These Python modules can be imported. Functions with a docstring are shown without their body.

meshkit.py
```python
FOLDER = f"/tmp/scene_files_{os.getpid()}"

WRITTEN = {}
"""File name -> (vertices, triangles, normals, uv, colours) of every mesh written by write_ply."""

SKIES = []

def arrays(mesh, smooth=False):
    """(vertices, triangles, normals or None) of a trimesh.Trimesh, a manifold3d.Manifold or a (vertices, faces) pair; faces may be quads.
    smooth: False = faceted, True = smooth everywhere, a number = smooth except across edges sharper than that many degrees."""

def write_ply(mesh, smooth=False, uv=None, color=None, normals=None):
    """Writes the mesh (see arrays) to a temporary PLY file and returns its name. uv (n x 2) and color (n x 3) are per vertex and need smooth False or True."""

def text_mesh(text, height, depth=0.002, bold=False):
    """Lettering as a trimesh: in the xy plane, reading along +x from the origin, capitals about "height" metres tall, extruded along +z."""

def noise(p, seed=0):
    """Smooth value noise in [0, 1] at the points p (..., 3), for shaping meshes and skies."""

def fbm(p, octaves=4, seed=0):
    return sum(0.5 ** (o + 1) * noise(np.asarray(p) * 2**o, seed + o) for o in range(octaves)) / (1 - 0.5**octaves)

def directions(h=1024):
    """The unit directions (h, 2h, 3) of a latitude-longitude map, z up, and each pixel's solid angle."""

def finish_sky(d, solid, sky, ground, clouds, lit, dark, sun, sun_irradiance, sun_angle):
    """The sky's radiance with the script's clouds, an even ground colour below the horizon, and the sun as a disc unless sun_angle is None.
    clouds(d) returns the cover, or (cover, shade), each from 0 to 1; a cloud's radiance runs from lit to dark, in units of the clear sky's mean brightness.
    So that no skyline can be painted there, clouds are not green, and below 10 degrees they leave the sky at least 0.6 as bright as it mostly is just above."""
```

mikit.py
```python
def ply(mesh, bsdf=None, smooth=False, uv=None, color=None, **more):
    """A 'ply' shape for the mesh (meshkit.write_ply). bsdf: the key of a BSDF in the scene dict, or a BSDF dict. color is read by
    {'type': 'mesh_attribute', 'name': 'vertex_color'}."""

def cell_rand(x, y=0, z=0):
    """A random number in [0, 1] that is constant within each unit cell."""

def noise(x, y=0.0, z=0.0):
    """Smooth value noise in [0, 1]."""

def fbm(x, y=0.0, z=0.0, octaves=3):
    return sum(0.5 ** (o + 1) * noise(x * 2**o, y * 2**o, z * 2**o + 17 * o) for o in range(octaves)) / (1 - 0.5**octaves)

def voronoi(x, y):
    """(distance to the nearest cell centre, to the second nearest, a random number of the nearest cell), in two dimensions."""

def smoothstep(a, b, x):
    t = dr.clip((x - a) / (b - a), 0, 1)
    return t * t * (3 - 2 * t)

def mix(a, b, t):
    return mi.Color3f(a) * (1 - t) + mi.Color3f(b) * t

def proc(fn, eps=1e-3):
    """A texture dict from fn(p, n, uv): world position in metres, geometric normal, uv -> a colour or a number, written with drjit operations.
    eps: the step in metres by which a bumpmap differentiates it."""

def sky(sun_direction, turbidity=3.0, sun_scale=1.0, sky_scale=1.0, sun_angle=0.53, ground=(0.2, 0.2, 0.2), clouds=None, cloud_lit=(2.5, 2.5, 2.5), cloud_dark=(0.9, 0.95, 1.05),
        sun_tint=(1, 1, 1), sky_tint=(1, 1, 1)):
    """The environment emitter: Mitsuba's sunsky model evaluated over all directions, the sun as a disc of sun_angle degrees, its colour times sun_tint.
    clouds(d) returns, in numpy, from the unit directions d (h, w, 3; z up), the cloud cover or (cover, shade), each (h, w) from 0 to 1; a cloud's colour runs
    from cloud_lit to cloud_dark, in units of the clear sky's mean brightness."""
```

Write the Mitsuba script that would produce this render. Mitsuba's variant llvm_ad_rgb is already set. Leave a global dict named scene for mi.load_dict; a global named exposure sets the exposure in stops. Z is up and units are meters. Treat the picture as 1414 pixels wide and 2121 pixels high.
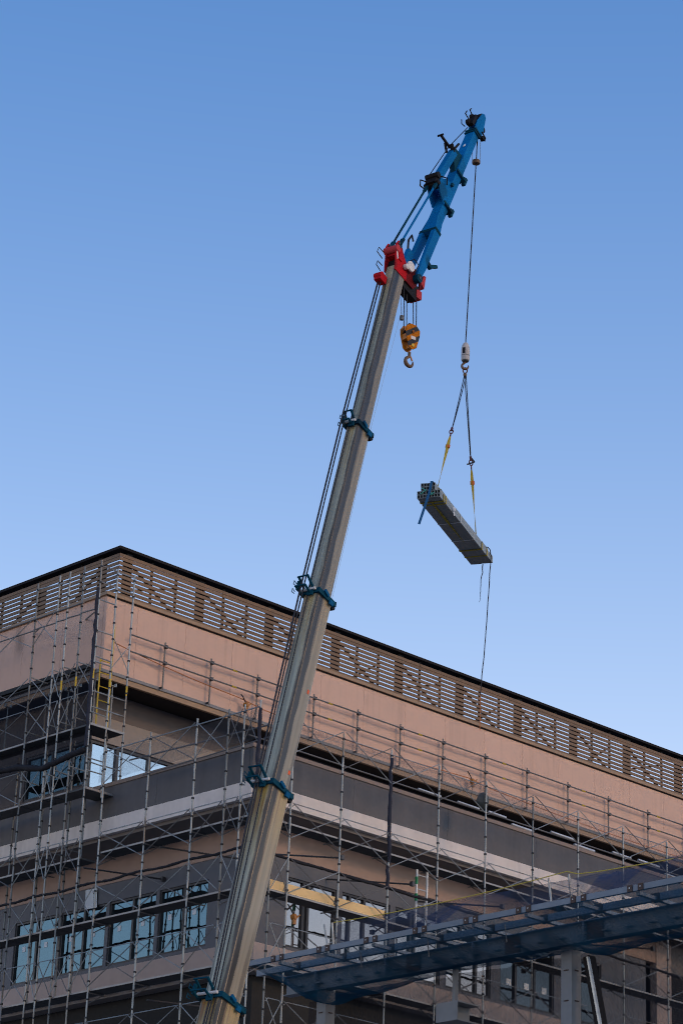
import math, random
import numpy as np, trimesh
import drjit as dr
import mitsuba as mi
import mikit, meshkit
from mikit import noise, fbm, smoothstep, mix, cell_rand

T = mi.ScalarTransform4f
rng = random.Random(7)
scene, labels = {}, {}

# ------------------------------------------------------------------ camera, sky, exposure
# x runs along the right facade, y along the left facade (both going away from the camera), z up; origin = the camera's eye
YAW, PITCH, ROLL, FOV = math.radians(43.68104), math.radians(22.64328), math.radians(2.30128), 15.14322
fh = np.array([math.sin(YAW), math.cos(YAW), 0.0])
rh = np.array([math.cos(YAW), -math.sin(YAW), 0.0])
fwd = fh * math.cos(PITCH) + np.array([0, 0, math.sin(PITCH)])
up0 = -fh * math.sin(PITCH) + np.array([0, 0, math.cos(PITCH)])
cam_up = -math.sin(ROLL) * rh + math.cos(ROLL) * up0
scene['camera'] = {'type': 'perspective', 'fov': FOV, 'fov_axis': 'x', 'near_clip': 0.1, 'far_clip': 8000.0,
                   'to_world': T().look_at(origin=[0, 0, 0], target=fwd.tolist(), up=cam_up.tolist())}
SUN_EL = math.radians(24)
sun = [0.25 * math.cos(SUN_EL), -0.968 * math.cos(SUN_EL), math.sin(SUN_EL)]
def horizon_veil(d):
    """thin pale haze, thickest at the horizon, plus an added warm glow there, the same all round"""
    el = np.degrees(np.arcsin(np.clip(d[..., 2], 0, 1)))
    cover = np.minimum(0.97, 0.78 * np.exp(-(el - 10) / 9.4))
    t = np.clip((13 - el) / 9, 0, 1)  # warm glow low on the sky, added to fill the left facade
    return cover, t * t * (3 - 2 * t)
scene['sky'] = mikit.sky(sun, turbidity=2.5, sun_scale=0.16, sun_angle=13.0, sky_tint=(0.345, 0.915, 1.45), sun_tint=(1.0, 0.76, 0.56),
                         clouds=horizon_veil, cloud_lit=(3.62, 3.62, 3.50), cloud_dark=(5.2, 4.5, 4.0))
exposure = 2.25

# ------------------------------------------------------------------ materials
def pr(key, color, rough=0.6, metal=0.0, spec=0.4, two=True, bump=None, **k):
    b = {'type': 'principled', 'base_color': color if isinstance(color, dict) else {'type': 'rgb', 'value': list(color)},
         'roughness': rough, 'metallic': metal, 'specular': spec, **k}
    if bump:
        b = {'type': 'bumpmap', 'arbitrary': mikit.proc(bump[0], eps=2e-3), 'scale': bump[1], 'bsdf': b}
    scene[key] = {'type': 'twosided', 'bsdf': b} if two else b

def mottled(c, amt=0.12, f=1.2, streak=0.0, fine=9.0):
    c = np.array(c, float)
    def fn(p, n, uv):
        v = fbm(p.x * f, p.y * f, p.z * f, 3) - 0.5
        w = fbm(p.x * fine, p.y * fine, p.z * fine, 2) - 0.5
        s = 0.0
        if streak:
            s = (fbm(p.x * 5 + 3, p.y * 5, p.z * 0.35, 3) - 0.5) * streak
        return mi.Color3f(*[float(q) for q in c]) * (1 + v * 2 * amt + w * amt + s)
    return mikit.proc(fn)

def salmon_fn(p, n, uv):
    """pale pink panels: each its own faint tone, fine streaks running down from the sill, one sooty smudge on the left face"""
    right = dr.abs(n.y) > 0.5
    k = cell_rand(dr.floor(dr.select(right, p.x - 43.35, p.y - 53.725) / 1.82), dr.select(right, mi.Float(0), mi.Float(5)), 2)
    v = fbm(p.x * 0.5, p.y * 0.5, p.z * 0.5, 3) - 0.5
    w = fbm(p.x * 14, p.y * 14, p.z * 14, 2) - 0.5
    st = smoothstep(0.52, 0.80, fbm(p.x * 7, p.y * 7, p.z * 0.25, 3)) * smoothstep(23.6, 25.5, p.z)
    c = mi.Color3f(0.60, 0.388, 0.29) * (1 + 0.10 * v + 0.05 * w + 0.055 * (k - 0.5) - 0.10 * st)
    soot = dr.exp(-dr.square((p.y - 57.55) / 0.22) - dr.square((p.z - 25.0 - (p.y - 57.5) * 0.4) / 0.38)) * dr.select(right, mi.Float(0), mi.Float(1))
    return c * (1 - 0.5 * soot * (0.6 + 0.8 * fbm(p.y * 4, p.z * 4, 1.0, 2)))
pr('m_salmon', mikit.proc(salmon_fn), 0.75)
pr('m_trim', mottled((0.29, 0.18, 0.10), 0.08, 1.0), 0.5)
pr('m_flash', (0.17, 0.165, 0.165), 0.5)
pr('m_cap', (0.014, 0.011, 0.011), 0.7, 0.0, 0.15)
def slat_fn(p, n, uv):
    g = fbm(p.x * 1.3 + p.y * 1.3, p.z * 40, p.z * 3, 3)
    k = cell_rand(dr.floor((p.x + p.y) / 4.2), dr.floor(p.z / 0.135), 3)
    return mi.Color3f(0.160, 0.090, 0.043) * (0.72 + 0.42 * g + 0.22 * k)
pr('m_slat', mikit.proc(slat_fn), 0.55)
pr('m_darksteel', (0.014, 0.015, 0.017), 0.6, 0.0, 0.2)
pr('m_grey', mottled((0.105, 0.099, 0.10), 0.14, 0.8, 0.30, 12), 0.7)
pr('m_white', mottled((0.64, 0.57, 0.515), 0.09, 0.7, 0.26, 10), 0.7)
pr('m_coping', (0.24, 0.17, 0.13), 0.5)
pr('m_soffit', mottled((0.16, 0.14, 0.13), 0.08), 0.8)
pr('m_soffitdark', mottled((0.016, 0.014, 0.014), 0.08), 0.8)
pr('m_recess', mottled((0.125, 0.105, 0.098), 0.06, 1.0), 0.8)
pr('m_lintel', mottled((0.26, 0.225, 0.20), 0.06, 1.0), 0.8)
pr('m_brown', mottled((0.35, 0.25, 0.205), 0.08, 0.9, 0.12), 0.8)
pr('m_winwall', mottled((0.10, 0.105, 0.12), 0.08, 0.8, 0.12), 0.6)
pr('m_sill', mottled((0.38, 0.30, 0.265), 0.08, 0.9, 0.12), 0.7)
pr('m_frame', (0.022, 0.022, 0.025), 0.4)
pr('m_room', (0.02, 0.02, 0.02), 0.9)
def glass(key, tint, wave):
    scene[key] = {'type': 'twosided', 'bsdf': {'type': 'bumpmap', 'arbitrary': mikit.proc(lambda p, n, uv: fbm(p.x * 1.1, p.y * 1.1, p.z * 1.1, 2), eps=5e-3), 'scale': wave,
        'bsdf': {'type': 'blendbsdf', 'weight': 0.12, 'a': {'type': 'conductor', 'material': 'none', 'specular_reflectance': {'type': 'rgb', 'value': list(tint)}},
                 'b': {'type': 'diffuse', 'reflectance': {'type': 'rgb', 'value': [0.05, 0.06, 0.07]}}}}}
glass('m_glass_blue', (0.13, 0.21, 0.25), 0.005)
glass('m_glass_pale', (0.72, 0.68, 0.67), 0.002)
glass('m_glass_warm', (0.43, 0.36, 0.335), 0.006)
glass('m_glass_dark', (0.10, 0.11, 0.12), 0.004)
pr('m_paper', (0.62, 0.66, 0.68), 0.8)
def galv_fn(p, n, uv):
    k = fbm(p.x * 3, p.y * 3, p.z * 1.7, 3)
    r = smoothstep(0.58, 0.72, fbm(p.x * 2 + 31, p.y * 2, p.z * 0.9, 3))
    return mix(mi.Color3f(0.28, 0.30, 0.295) * (0.5 + 1.0 * k), (0.17, 0.115, 0.07), r * 0.55)
def pole_fn(p, n, uv):
    return dr.select(uv.x > 0.5, mi.Color3f(0.05, 0.052, 0.055), galv_fn(p, n, uv))
def pole_dull_fn(p, n, uv):
    return dr.select(uv.x > 0.5, mi.Color3f(0.035, 0.035, 0.035), galv_fn(p, n, uv) * 0.6)
pr('m_galv', mikit.proc(galv_fn), 0.45, 0.4)
pr('m_pole', mikit.proc(pole_fn), 0.42, 0.4)
pr('m_pole_dull', mikit.proc(pole_dull_fn), 0.5, 0.3)
pr('m_galv_dull', mottled((0.15, 0.145, 0.14), 0.25, 2.0), 0.55, 0.4)
pr('m_coupler', (0.06, 0.06, 0.065), 0.5, 0.5)
pr('m_yellow', (0.55, 0.36, 0.02), 0.5)
pr('m_plank', mottled((0.055, 0.058, 0.06), 0.25, 3.0), 0.6, 0.3)
pr('m_plankedge', mottled((0.26, 0.25, 0.24), 0.2, 3.0), 0.45, 0.4)
pr('m_board', mottled((0.78, 0.54, 0.25), 0.12, 1.2), 0.5)
pr('m_net_black', (0.012, 0.012, 0.016), 0.9)
pr('m_sleeve', mottled((0.026, 0.028, 0.042), 0.3, 6), 0.9)
pr('m_rope', (0.012, 0.011, 0.014), 0.7)
pr('m_cable', (0.018, 0.018, 0.022), 0.5, 0.3)
pr('m_wire_pale', (0.35, 0.40, 0.45), 0.5)
pr('m_orange_rope', (0.42, 0.13, 0.04), 0.7)
pr('m_yellow_rope', (0.50, 0.38, 0.06), 0.7)
pr('m_hoist', (0.30, 0.115, 0.018), 0.55)
def paint(key, c, dirt):
    c = np.array(c)
    def fn(p, n, uv):
        k = fbm(p.x * 1.2, p.y * 1.2, p.z * 1.2, 2)
        d = smoothstep(0.60, 0.78, fbm(p.x * 3 + 9, p.y * 3, p.z * 1.6, 2))
        return mix(mi.Color3f(*[float(q) for q in c]) * (0.78 + 0.44 * k), dirt, d * 0.6)
    pr(key, mikit.proc(fn), 0.6, 0.0, 0.05)
paint('m_blue', (0.002, 0.135, 0.36), (0.004, 0.04, 0.07))
paint('m_blue_dark', (0.004, 0.052, 0.085), (0.008, 0.010, 0.014))
paint('m_blue_mid', (0.004, 0.09, 0.20), (0.006, 0.02, 0.03))
paint('m_red', (0.46, 0.010, 0.016), (0.05, 0.012, 0.012))
paint('m_red_dark', (0.14, 0.010, 0.012), (0.012, 0.010, 0.010))
paint('m_red_pale', (0.48, 0.05, 0.055), (0.16, 0.05, 0.04))
pr('m_greasy', (0.012, 0.010, 0.010), 0.6, 0.0, 0.12)
pr('m_pale', (0.62, 0.58, 0.54), 0.5)
pr('m_orange_dot', (0.75, 0.10, 0.02), 0.6)
pr('m_sticker', (0.7, 0.7, 0.7), 0.6)
def boom_fn(p, n, uv):
    # uv.x: metres round the section from the near top edge (plus = down the flank), uv.y: metres along the section, 5.2 at its upper end
    # (on the top plate uv.x is scaled so that the plate always spans -0.4 to 0)
    u, v = uv.x, uv.y
    sec = dr.floor((u + 5) / 10)          # 0 for the lowest section to 4 for the topmost, whose steel is duller
    u = u - 10 * sec
    streak = fbm(u * 20, v * 0.35, 2.0, 2)
    fine = fbm(u * 34, v * 1.1, 5.0, 2)
    base = mix((0.60, 0.60, 0.47), (0.34, 0.295, 0.215), smoothstep(-0.05, 0.12, u))  # plate paler than flank: makes up in colour for its weaker light
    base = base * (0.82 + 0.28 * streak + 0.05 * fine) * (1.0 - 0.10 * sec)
    up = smoothstep(1.6, 5.1, v + (fbm(u * 9, v * 0.5, 1.0, 2) - 0.5) * 3.4)
    low = smoothstep(2.6, 0.9, sec)
    rust = mix((0.46, 0.31, 0.085), (0.33, 0.15, 0.03), smoothstep(0.45, 0.75, fine))
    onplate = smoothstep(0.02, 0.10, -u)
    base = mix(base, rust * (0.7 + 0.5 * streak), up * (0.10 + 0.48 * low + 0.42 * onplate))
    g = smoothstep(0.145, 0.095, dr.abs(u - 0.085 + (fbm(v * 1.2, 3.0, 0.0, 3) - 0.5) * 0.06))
    base = mix(base, (0.016, 0.018, 0.024), g * (0.78 + 0.2 * fine))  # dark reflection along the near top edge, painted in together with grease
    g2 = smoothstep(0.58, 0.70, fbm(u * 13 + 5, v * 0.22, 8.0, 2))
    base = mix(base, (0.08, 0.07, 0.06), g2 * (0.5 - 0.25 * onplate))
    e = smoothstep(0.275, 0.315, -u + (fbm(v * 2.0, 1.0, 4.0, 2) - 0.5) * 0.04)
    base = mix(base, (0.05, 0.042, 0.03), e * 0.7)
    return base
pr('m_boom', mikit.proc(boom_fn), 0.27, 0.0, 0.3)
def hook_fn(p, n, uv):
    s = dr.floor((uv.y - uv.x * 0.72) / 0.155)
    k = fbm(p.x * 7, p.y * 7, p.z * 7, 3)
    dark = (s - 2 * dr.floor(s / 2)) > 0.5
    c = dr.select(dark, mi.Color3f(0.040, 0.042, 0.047), mi.Color3f(0.46, 0.135, 0.003))
    return c * (0.70 + 0.55 * k)
pr('m_stripes', mikit.proc(hook_fn), 0.6, 0.0, 0.08)
pr('m_orange', mottled((0.52, 0.17, 0.008), 0.3, 6), 0.5)
pr('m_hook', mottled((0.135, 0.078, 0.042), 0.3, 9), 0.55, 0.2)
pr('m_ball', mottled((0.42, 0.39, 0.37), 0.15, 5, 0.3), 0.55)
pr('m_balldark', (0.05, 0.06, 0.055), 0.5)
pr('m_shackle', (0.10, 0.03, 0.03), 0.5)
pr('m_strap_yellow', mottled((0.30, 0.23, 0.02), 0.2, 9), 0.8)
pr('m_strap_orange', (0.55, 0.13, 0.02), 0.8)
pr('m_strap_blue', (0.01, 0.10, 0.24), 0.8)
pr('m_tube', mottled((0.195, 0.22, 0.22), 0.12, 3), 0.5, 0.1)
pr('m_tube_in', (0.015, 0.015, 0.018), 0.8)
pr('m_tape', (0.05, 0.42, 0.33), 0.6)
pr('m_gantry', mottled((0.15, 0.185, 0.225), 0.12, 1.5, 0.15), 0.5)
pr('m_gantry_col', mottled((0.155, 0.165, 0.175), 0.10, 1.5, 0.15), 0.5)
pr('m_plate', mottled((0.05, 0.028, 0.022), 0.2, 8), 0.6)
pr('m_chrome', mottled((0.50, 0.48, 0.43), 0.35, 5), 0.3, 0.4)
pr('m_bag', (0.05, 0.06, 0.055), 0.6)
pr('m_alu', mottled((0.62, 0.62, 0.60), 0.1, 5), 0.4, 0.4)
pr('m_green', (0.02, 0.22, 0.09), 0.6)
pr('m_silver', mottled((0.50, 0.51, 0.52), 0.2, 2), 0.4, 0.3)
pr('m_grille', (0.075, 0.07, 0.068), 0.6)
pr('m_ground', mottled((0.24, 0.23, 0.215), 0.15, 0.2), 0.9)
pr('m_greywall', mottled((0.17, 0.155, 0.15), 0.08, 1.0), 0.7)
pr('m_roof', (0.12, 0.12, 0.12), 0.9)
def net(key, c, weight, f=3.0, var=0.35):
    scene[key] = {'type': 'blendbsdf', 'weight': mikit.proc(lambda p, n, uv: dr.clip(weight + var * (fbm(p.x * f, p.y * f, p.z * f * 0.8, 3) - 0.5), 0.03, 0.97)),
                  'a': {'type': 'null'}, 'b': {'type': 'twosided', 'bsdf': {'type': 'diffuse', 'reflectance': {'type': 'rgb', 'value': list(c)}}}}
scene['m_net_blue'] = {'type': 'blendbsdf', 'weight': mikit.proc(lambda p, n, uv: dr.clip(0.40 + 0.34 * smoothstep(0.25, 0.75, uv.x) + 0.55 * (fbm(p.y * 6, p.x * 2, p.z * 1.5, 3) - 0.5), 0.05, 0.95)),
              'a': {'type': 'null'}, 'b': {'type': 'twosided', 'bsdf': {'type': 'diffuse', 'reflectance': {'type': 'rgb', 'value': [0.010, 0.055, 0.10]}}}}
net('m_net_blue_thin', (0.05, 0.068, 0.115), 0.50, 2.0, 0.5)
net('m_net_flap', (0.045, 0.085, 0.22), 0.60, 5.0, 0.6)
net('m_mesh_dark', (0.016, 0.019, 0.028), 0.50, 1.2, 0.25)
net('m_mesh_grey', (0.10, 0.10, 0.11), 0.27, 1.0, 0.15)

# ------------------------------------------------------------------ mesh building
V3 = lambda *a: np.array(a, float)
def unit(v):
    v = np.asarray(v, float)
    return v / np.linalg.norm(v)
X, Y, Z = V3(1, 0, 0), V3(0, 1, 0), V3(0, 0, 1)

used = {}
def key_for(name, parent):
    base = (parent + '__' if parent else '') + name
    n = used.get(base, 0)
    used[base] = n + 1
    return base if n == 0 else f'{base}_{n:03d}'

class MB:
    def __init__(s):
        s.v, s.f, s.n = [], [], 0
    def add(s, v, f):
        v, f = np.asarray(v, float), np.asarray(f, int)
        if f.shape[1] == 4:
            f = np.vstack([f[:, [0, 1, 2]], f[:, [0, 2, 3]]])
        s.v.append(v); s.f.append(f + s.n); s.n += len(v)
        return s
    def box(s, lo, hi):
        lo, hi = np.minimum(lo, hi), np.maximum(lo, hi)
        return s.obox((lo + hi) / 2, X, Y, Z, (hi - lo) / 2)
    def obox(s, c, ax, ay, az, half):
        c = np.asarray(c, float)
        pts = [c + sx * half[0] * ax + sy * half[1] * ay + sz * half[2] * az for sx in (-1, 1) for sy in (-1, 1) for sz in (-1, 1)]
        return s.add(pts, [[0, 1, 3, 2], [4, 6, 7, 5], [0, 4, 5, 1], [2, 3, 7, 6], [0, 2, 6, 4], [1, 5, 7, 3]])
    def bar(s, p0, p1, w, h, upv=Z):
        p0, p1 = np.asarray(p0, float), np.asarray(p1, float)
        d = unit(p1 - p0)
        side = np.cross(d, upv)
        if np.linalg.norm(side) < 1e-6:
            side = X
        side = unit(side); u2 = np.cross(side, d)
        return s.obox((p0 + p1) / 2, d, side, u2, (np.linalg.norm(p1 - p0) / 2, w / 2, h / 2))
    def tube(s, pts, r, n=7, caps=True):
        p = np.asarray(pts, float)
        r = np.broadcast_to(r, (len(p),))
        t = np.gradient(p, axis=0)
        t /= np.linalg.norm(t, axis=1, keepdims=True) + 1e-12
        a = np.cross(t[0], Z if abs(t[0][2]) < 0.9 else X); a = unit(a)
        rings = []
        for i in range(len(p)):
            a = unit(a - t[i] * (a @ t[i]))
            b = np.cross(t[i], a)
            ang = np.arange(n) * 2 * np.pi / n
            rings.append(p[i] + r[i] * (np.cos(ang)[:, None] * a + np.sin(ang)[:, None] * b))
        v = np.vstack(rings)
        f = []
        for i in range(len(p) - 1):
            for j in range(n):
                k = (j + 1) % n
                f.append([i * n + j, i * n + k, (i + 1) * n + k]); f.append([i * n + j, (i + 1) * n + k, (i + 1) * n + j])
        if caps:
            for j in range(1, n - 1):
                f.append([0, j + 1, j]); e = (len(p) - 1) * n
                f.append([e, e + j, e + j + 1])
        return s.add(v, f)
    def prism(s, poly, o, ax, ay, az, d0, d1):
        """polygon (2-D, in ax/ay from o) extruded along az from d0 to d1"""
        from shapely.geometry import Polygon
        pg = poly if hasattr(poly, 'exterior') else Polygon(poly)
        m = trimesh.creation.extrude_polygon(pg, d1 - d0, engine='earcut')
        v = np.array(m.vertices)
        w = np.asarray(o, float) + v[:, :1] * ax + v[:, 1:2] * ay + (v[:, 2:] + d0) * az
        f = np.array(m.faces)
        if np.dot(np.cross(ax, ay), az) < 0:
            f = f[:, ::-1]
        return s.add(w, f)
    def lathe(s, prof, o, az=Z, n=20):
        a = unit(np.cross(az, X if abs(az[0]) < 0.9 else Y)); b = np.cross(az, a)
        ang = np.arange(n) * 2 * np.pi / n
        v = np.vstack([np.asarray(o, float) + zz * az + rr * (np.cos(ang)[:, None] * a + np.sin(ang)[:, None] * b) for rr, zz in prof])
        f = []
        for i in range(len(prof) - 1):
            for j in range(n):
                k = (j + 1) % n
                f.append([i * n + j, i * n + k, (i + 1) * n + k, (i + 1) * n + j])
        return s.add(v, f)
    def sphere(s, c, r, sub=1):
        m = trimesh.creation.icosphere(subdivisions=sub, radius=1.0)
        return s.add(np.array(m.vertices) * r + np.asarray(c, float), np.array(m.faces))
    def build(s, name, mat, parent=None, smooth=False):
        k = key_for(name, parent)
        m = trimesh.Trimesh(np.vstack(s.v), np.vstack(s.f), process=False)
        scene[k] = mikit.ply(m, mat, smooth=smooth)
        return k

def thing(name, label, cat, group=None, kind=None):
    k = key_for(name, None)
    labels[k] = {'label': label, 'category': cat}
    if group: labels[k]['group'] = group
    if kind: labels[k]['kind'] = kind
    return k
def tag(k, label, cat, group=None, kind=None):
    labels[k] = {'label': label, 'category': cat}
    if group: labels[k]['group'] = group
    if kind: labels[k]['kind'] = kind
    return k
def part_label(k, label):
    labels[k] = {'label': label}
def box_part(name, lo, hi, mat, parent):
    return MB().box(np.array(lo, float), np.array(hi, float)).build(name, mat, parent)
def sag(p0, p1, d, n=14, wob=0.0, seed=0):
    t = np.linspace(0, 1, n)[:, None]
    p = np.asarray(p0) * (1 - t) + np.asarray(p1) * t
    p[:, 2] -= 4 * d * (t * (1 - t))[:, 0]
    if wob:
        r = np.random.default_rng(seed)
        w = np.cumsum(r.normal(0, 1, (n, 3)), 0); w -= np.linspace(0, 1, n)[:, None] * w[-1]
        p += w * wob
    return p

# ------------------------------------------------------------------ ground
g = MB().add([(-3000, -3000, -1.6), (3000, -3000, -1.6), (3000, 3000, -1.6), (-3000, 3000, -1.6)], [[0, 1, 2, 3]]).build('ground', 'm_ground')
labels[g] = {'label': 'flat asphalt ground of the building site', 'category': 'ground', 'kind': 'structure'}

# ------------------------------------------------------------------ building
AL, BU, BL = 42.2, 53.6, 47.1          # left facade, upper block's right facade, lower block's right facade
AE, BE = 92.0, 92.0                    # far ends
B0 = thing('building', 'unfinished building with salmon upper storey, grey parapets and rows of dark windows', 'building')
box_part('roof', (AL + .2, BU + .2, 25.2), (AE, BE, 25.38), 'm_roof', B0)

def panels(name, axis, plane, lo, hi, z0, z1, mat, parent, step, t=0.12, joint=0.007, first=None, most=30):
    """wall panels side by side on the plane x=plane (axis 'y') or y=plane (axis 'x'), outer face at the plane, facing the camera"""
    p, n = lo, 0
    w = first or step
    while p < hi - 0.05:
        q = min(p + w, hi); w = step
        if n >= most: q = hi
        if axis == 'x':
            box_part(name, (p + joint / 2, plane, z0), (q - joint / 2, plane + t, z1), mat, parent)
        else:
            box_part(name, (plane, p + joint / 2, z0), (plane + t, q - joint / 2, z1), mat, parent)
        p = q; n += 1

# upper storey
uw = box_part('upper_wall', (AL + .125, BU + .125, 23.27), (AE, BE, 25.19), 'm_salmon', B0)
panels('panel', 'x', BU, AL, AE, 23.31, 25.50, 'm_salmon', uw, 1.82, first=1.15, most=16)
panels('panel', 'y', AL, BU + .125, BE, 23.31, 25.50, 'm_salmon', uw, 1.82, most=8)
tr = MB()
tr.box((AL - .07, BU - .07, 25.505), (AE, BU + .25, 25.60)).box((AL - .07, BU + .255, 25.505), (AL + .45, BE, 25.60))
k = tr.build('sill_trim', 'm_trim', B0)
box_part('trim_lip', (AL - .03, BU - .03, 25.470), (AE, BU - .003, 25.503), 'm_cap', B0)
fl = MB().box((AL - .035, BU - .035, 23.215), (AE, BU + .12, 23.305)).box((AL - .035, BU + .125, 23.215), (AL + .12, BE, 23.305))
fl.build('flashing', 'm_flash', B0)
fl = MB().box((AL + .0, BU + .0, 23.06), (AE, BU + .10, 23.21)).box((AL + .0, BU + .105, 23.06), (AL + .10, BE, 23.21))
fl.build('fascia', 'm_trim', B0)
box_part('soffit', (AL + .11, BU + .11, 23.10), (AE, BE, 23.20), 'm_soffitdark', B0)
# cable tray along the foot of the left salmon wall
tray = MB().box((AL - .16, BU + .5, 23.40), (AL - .01, BE, 23.52)).tube([(AL - .09, BU + .4, 23.35), (AL - .09, BE, 23.35)], .035)
tray.build('cable_tray', 'm_darksteel', B0)

# recessed top floor
RA, RB = 42.85, 54.65
rw = MB().box((47.3, RB, 18.9), (AE, RB + .2, 23.095)).box((RA, RB, 21.62), (47.295, RB + .2, 23.095)).box((RA, RB, 18.9), (47.295, RB + .2, 20.18))
rw.box((RA, RB + .205, 21.62), (RA + .2, BE, 23.095)).box((RA, RB + .205, 18.9), (RA + .2, BE, 20.3)).box((RA, 57.6, 20.305), (RA + .2, BE, 21.615))
rw.build('recessed_wall', 'm_recess', B0)
lt = MB().box((RA - .012, RB - .03, 21.63), (60, RB - .004, 22.36)); lt.build('lintel', 'm_lintel', B0)
box_part('room', (RA + .6, RB + .8, 19.0), (AE - 1, BE - 1, 23.0), 'm_room', B0)
def window_x(parent, a0, a1, y, z0, z1, divs, mat, fr=.055, dep=.10):
    """window in the plane y=const, frame with mullions, one pane per bay"""
    w = MB()
    edges = [a0] + divs + [a1]
    w.box((a0, y, z0), (a1, y + dep, z0 + fr)).box((a0, y, z1 - fr), (a1, y + dep, z1))
    for i, e in enumerate(edges):
        hw = fr if i in (0, len(edges) - 1) else fr * .75
        lo = e if i == 0 else (e - fr if i == len(edges) - 1 else e - hw)
        hi = e + fr if i == 0 else (e if i == len(edges) - 1 else e + hw)
        w.box((lo, y + .001, z0 + fr + .001), (hi, y + dep - .001, z1 - fr - .001))
    k = w.build('window', 'm_frame', parent)
    for e0, e1 in zip(edges, edges[1:]):
        MB().add([(e0, y + .06, z0 + fr), (e1, y + .06, z0 + fr), (e1, y + .06, z1 - fr), (e0, y + .06, z1 - fr)], [[0, 1, 2, 3]]).build('pane', mat, k)
    return k
def window_y(parent, b0, b1, x, z0, z1, divs, mat, fr=.055, dep=.10):
    w = MB()
    edges = [b0] + divs + [b1]
    w.box((x, b0, z0), (x + dep, b1, z0 + fr)).box((x, b0, z1 - fr), (x + dep, b1, z1))
    for i, e in enumerate(edges):
        hw = fr * .75
        lo = e if i == 0 else (e - fr if i == len(edges) - 1 else e - hw)
        hi = e + fr if i == 0 else (e if i == len(edges) - 1 else e + hw)
        w.box((x + .001, lo, z0 + fr + .001), (x + dep - .001, hi, z1 - fr - .001))
    k = w.build('window', 'm_frame', parent)
    for e0, e1 in zip(edges, edges[1:]):
        MB().add([(x + .06, e0, z0 + fr), (x + .06, e1, z0 + fr), (x + .06, e1, z1 - fr), (x + .06, e0, z1 - fr)], [[0, 1, 2, 3]]).build('pane', mat, k)
    return k
k = window_x(B0, RA, 47.28, RB + .02, 20.185, 21.61, [43.85, 45.03, 46.05], 'm_glass_pale', .07)
part_label(k, 'bright reflecting glazing of the recessed top floor')
MB().box((44.30, RB + .062, 20.72), (44.52, RB + .070, 20.86)).build('sticker', 'm_paper', k)
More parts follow.
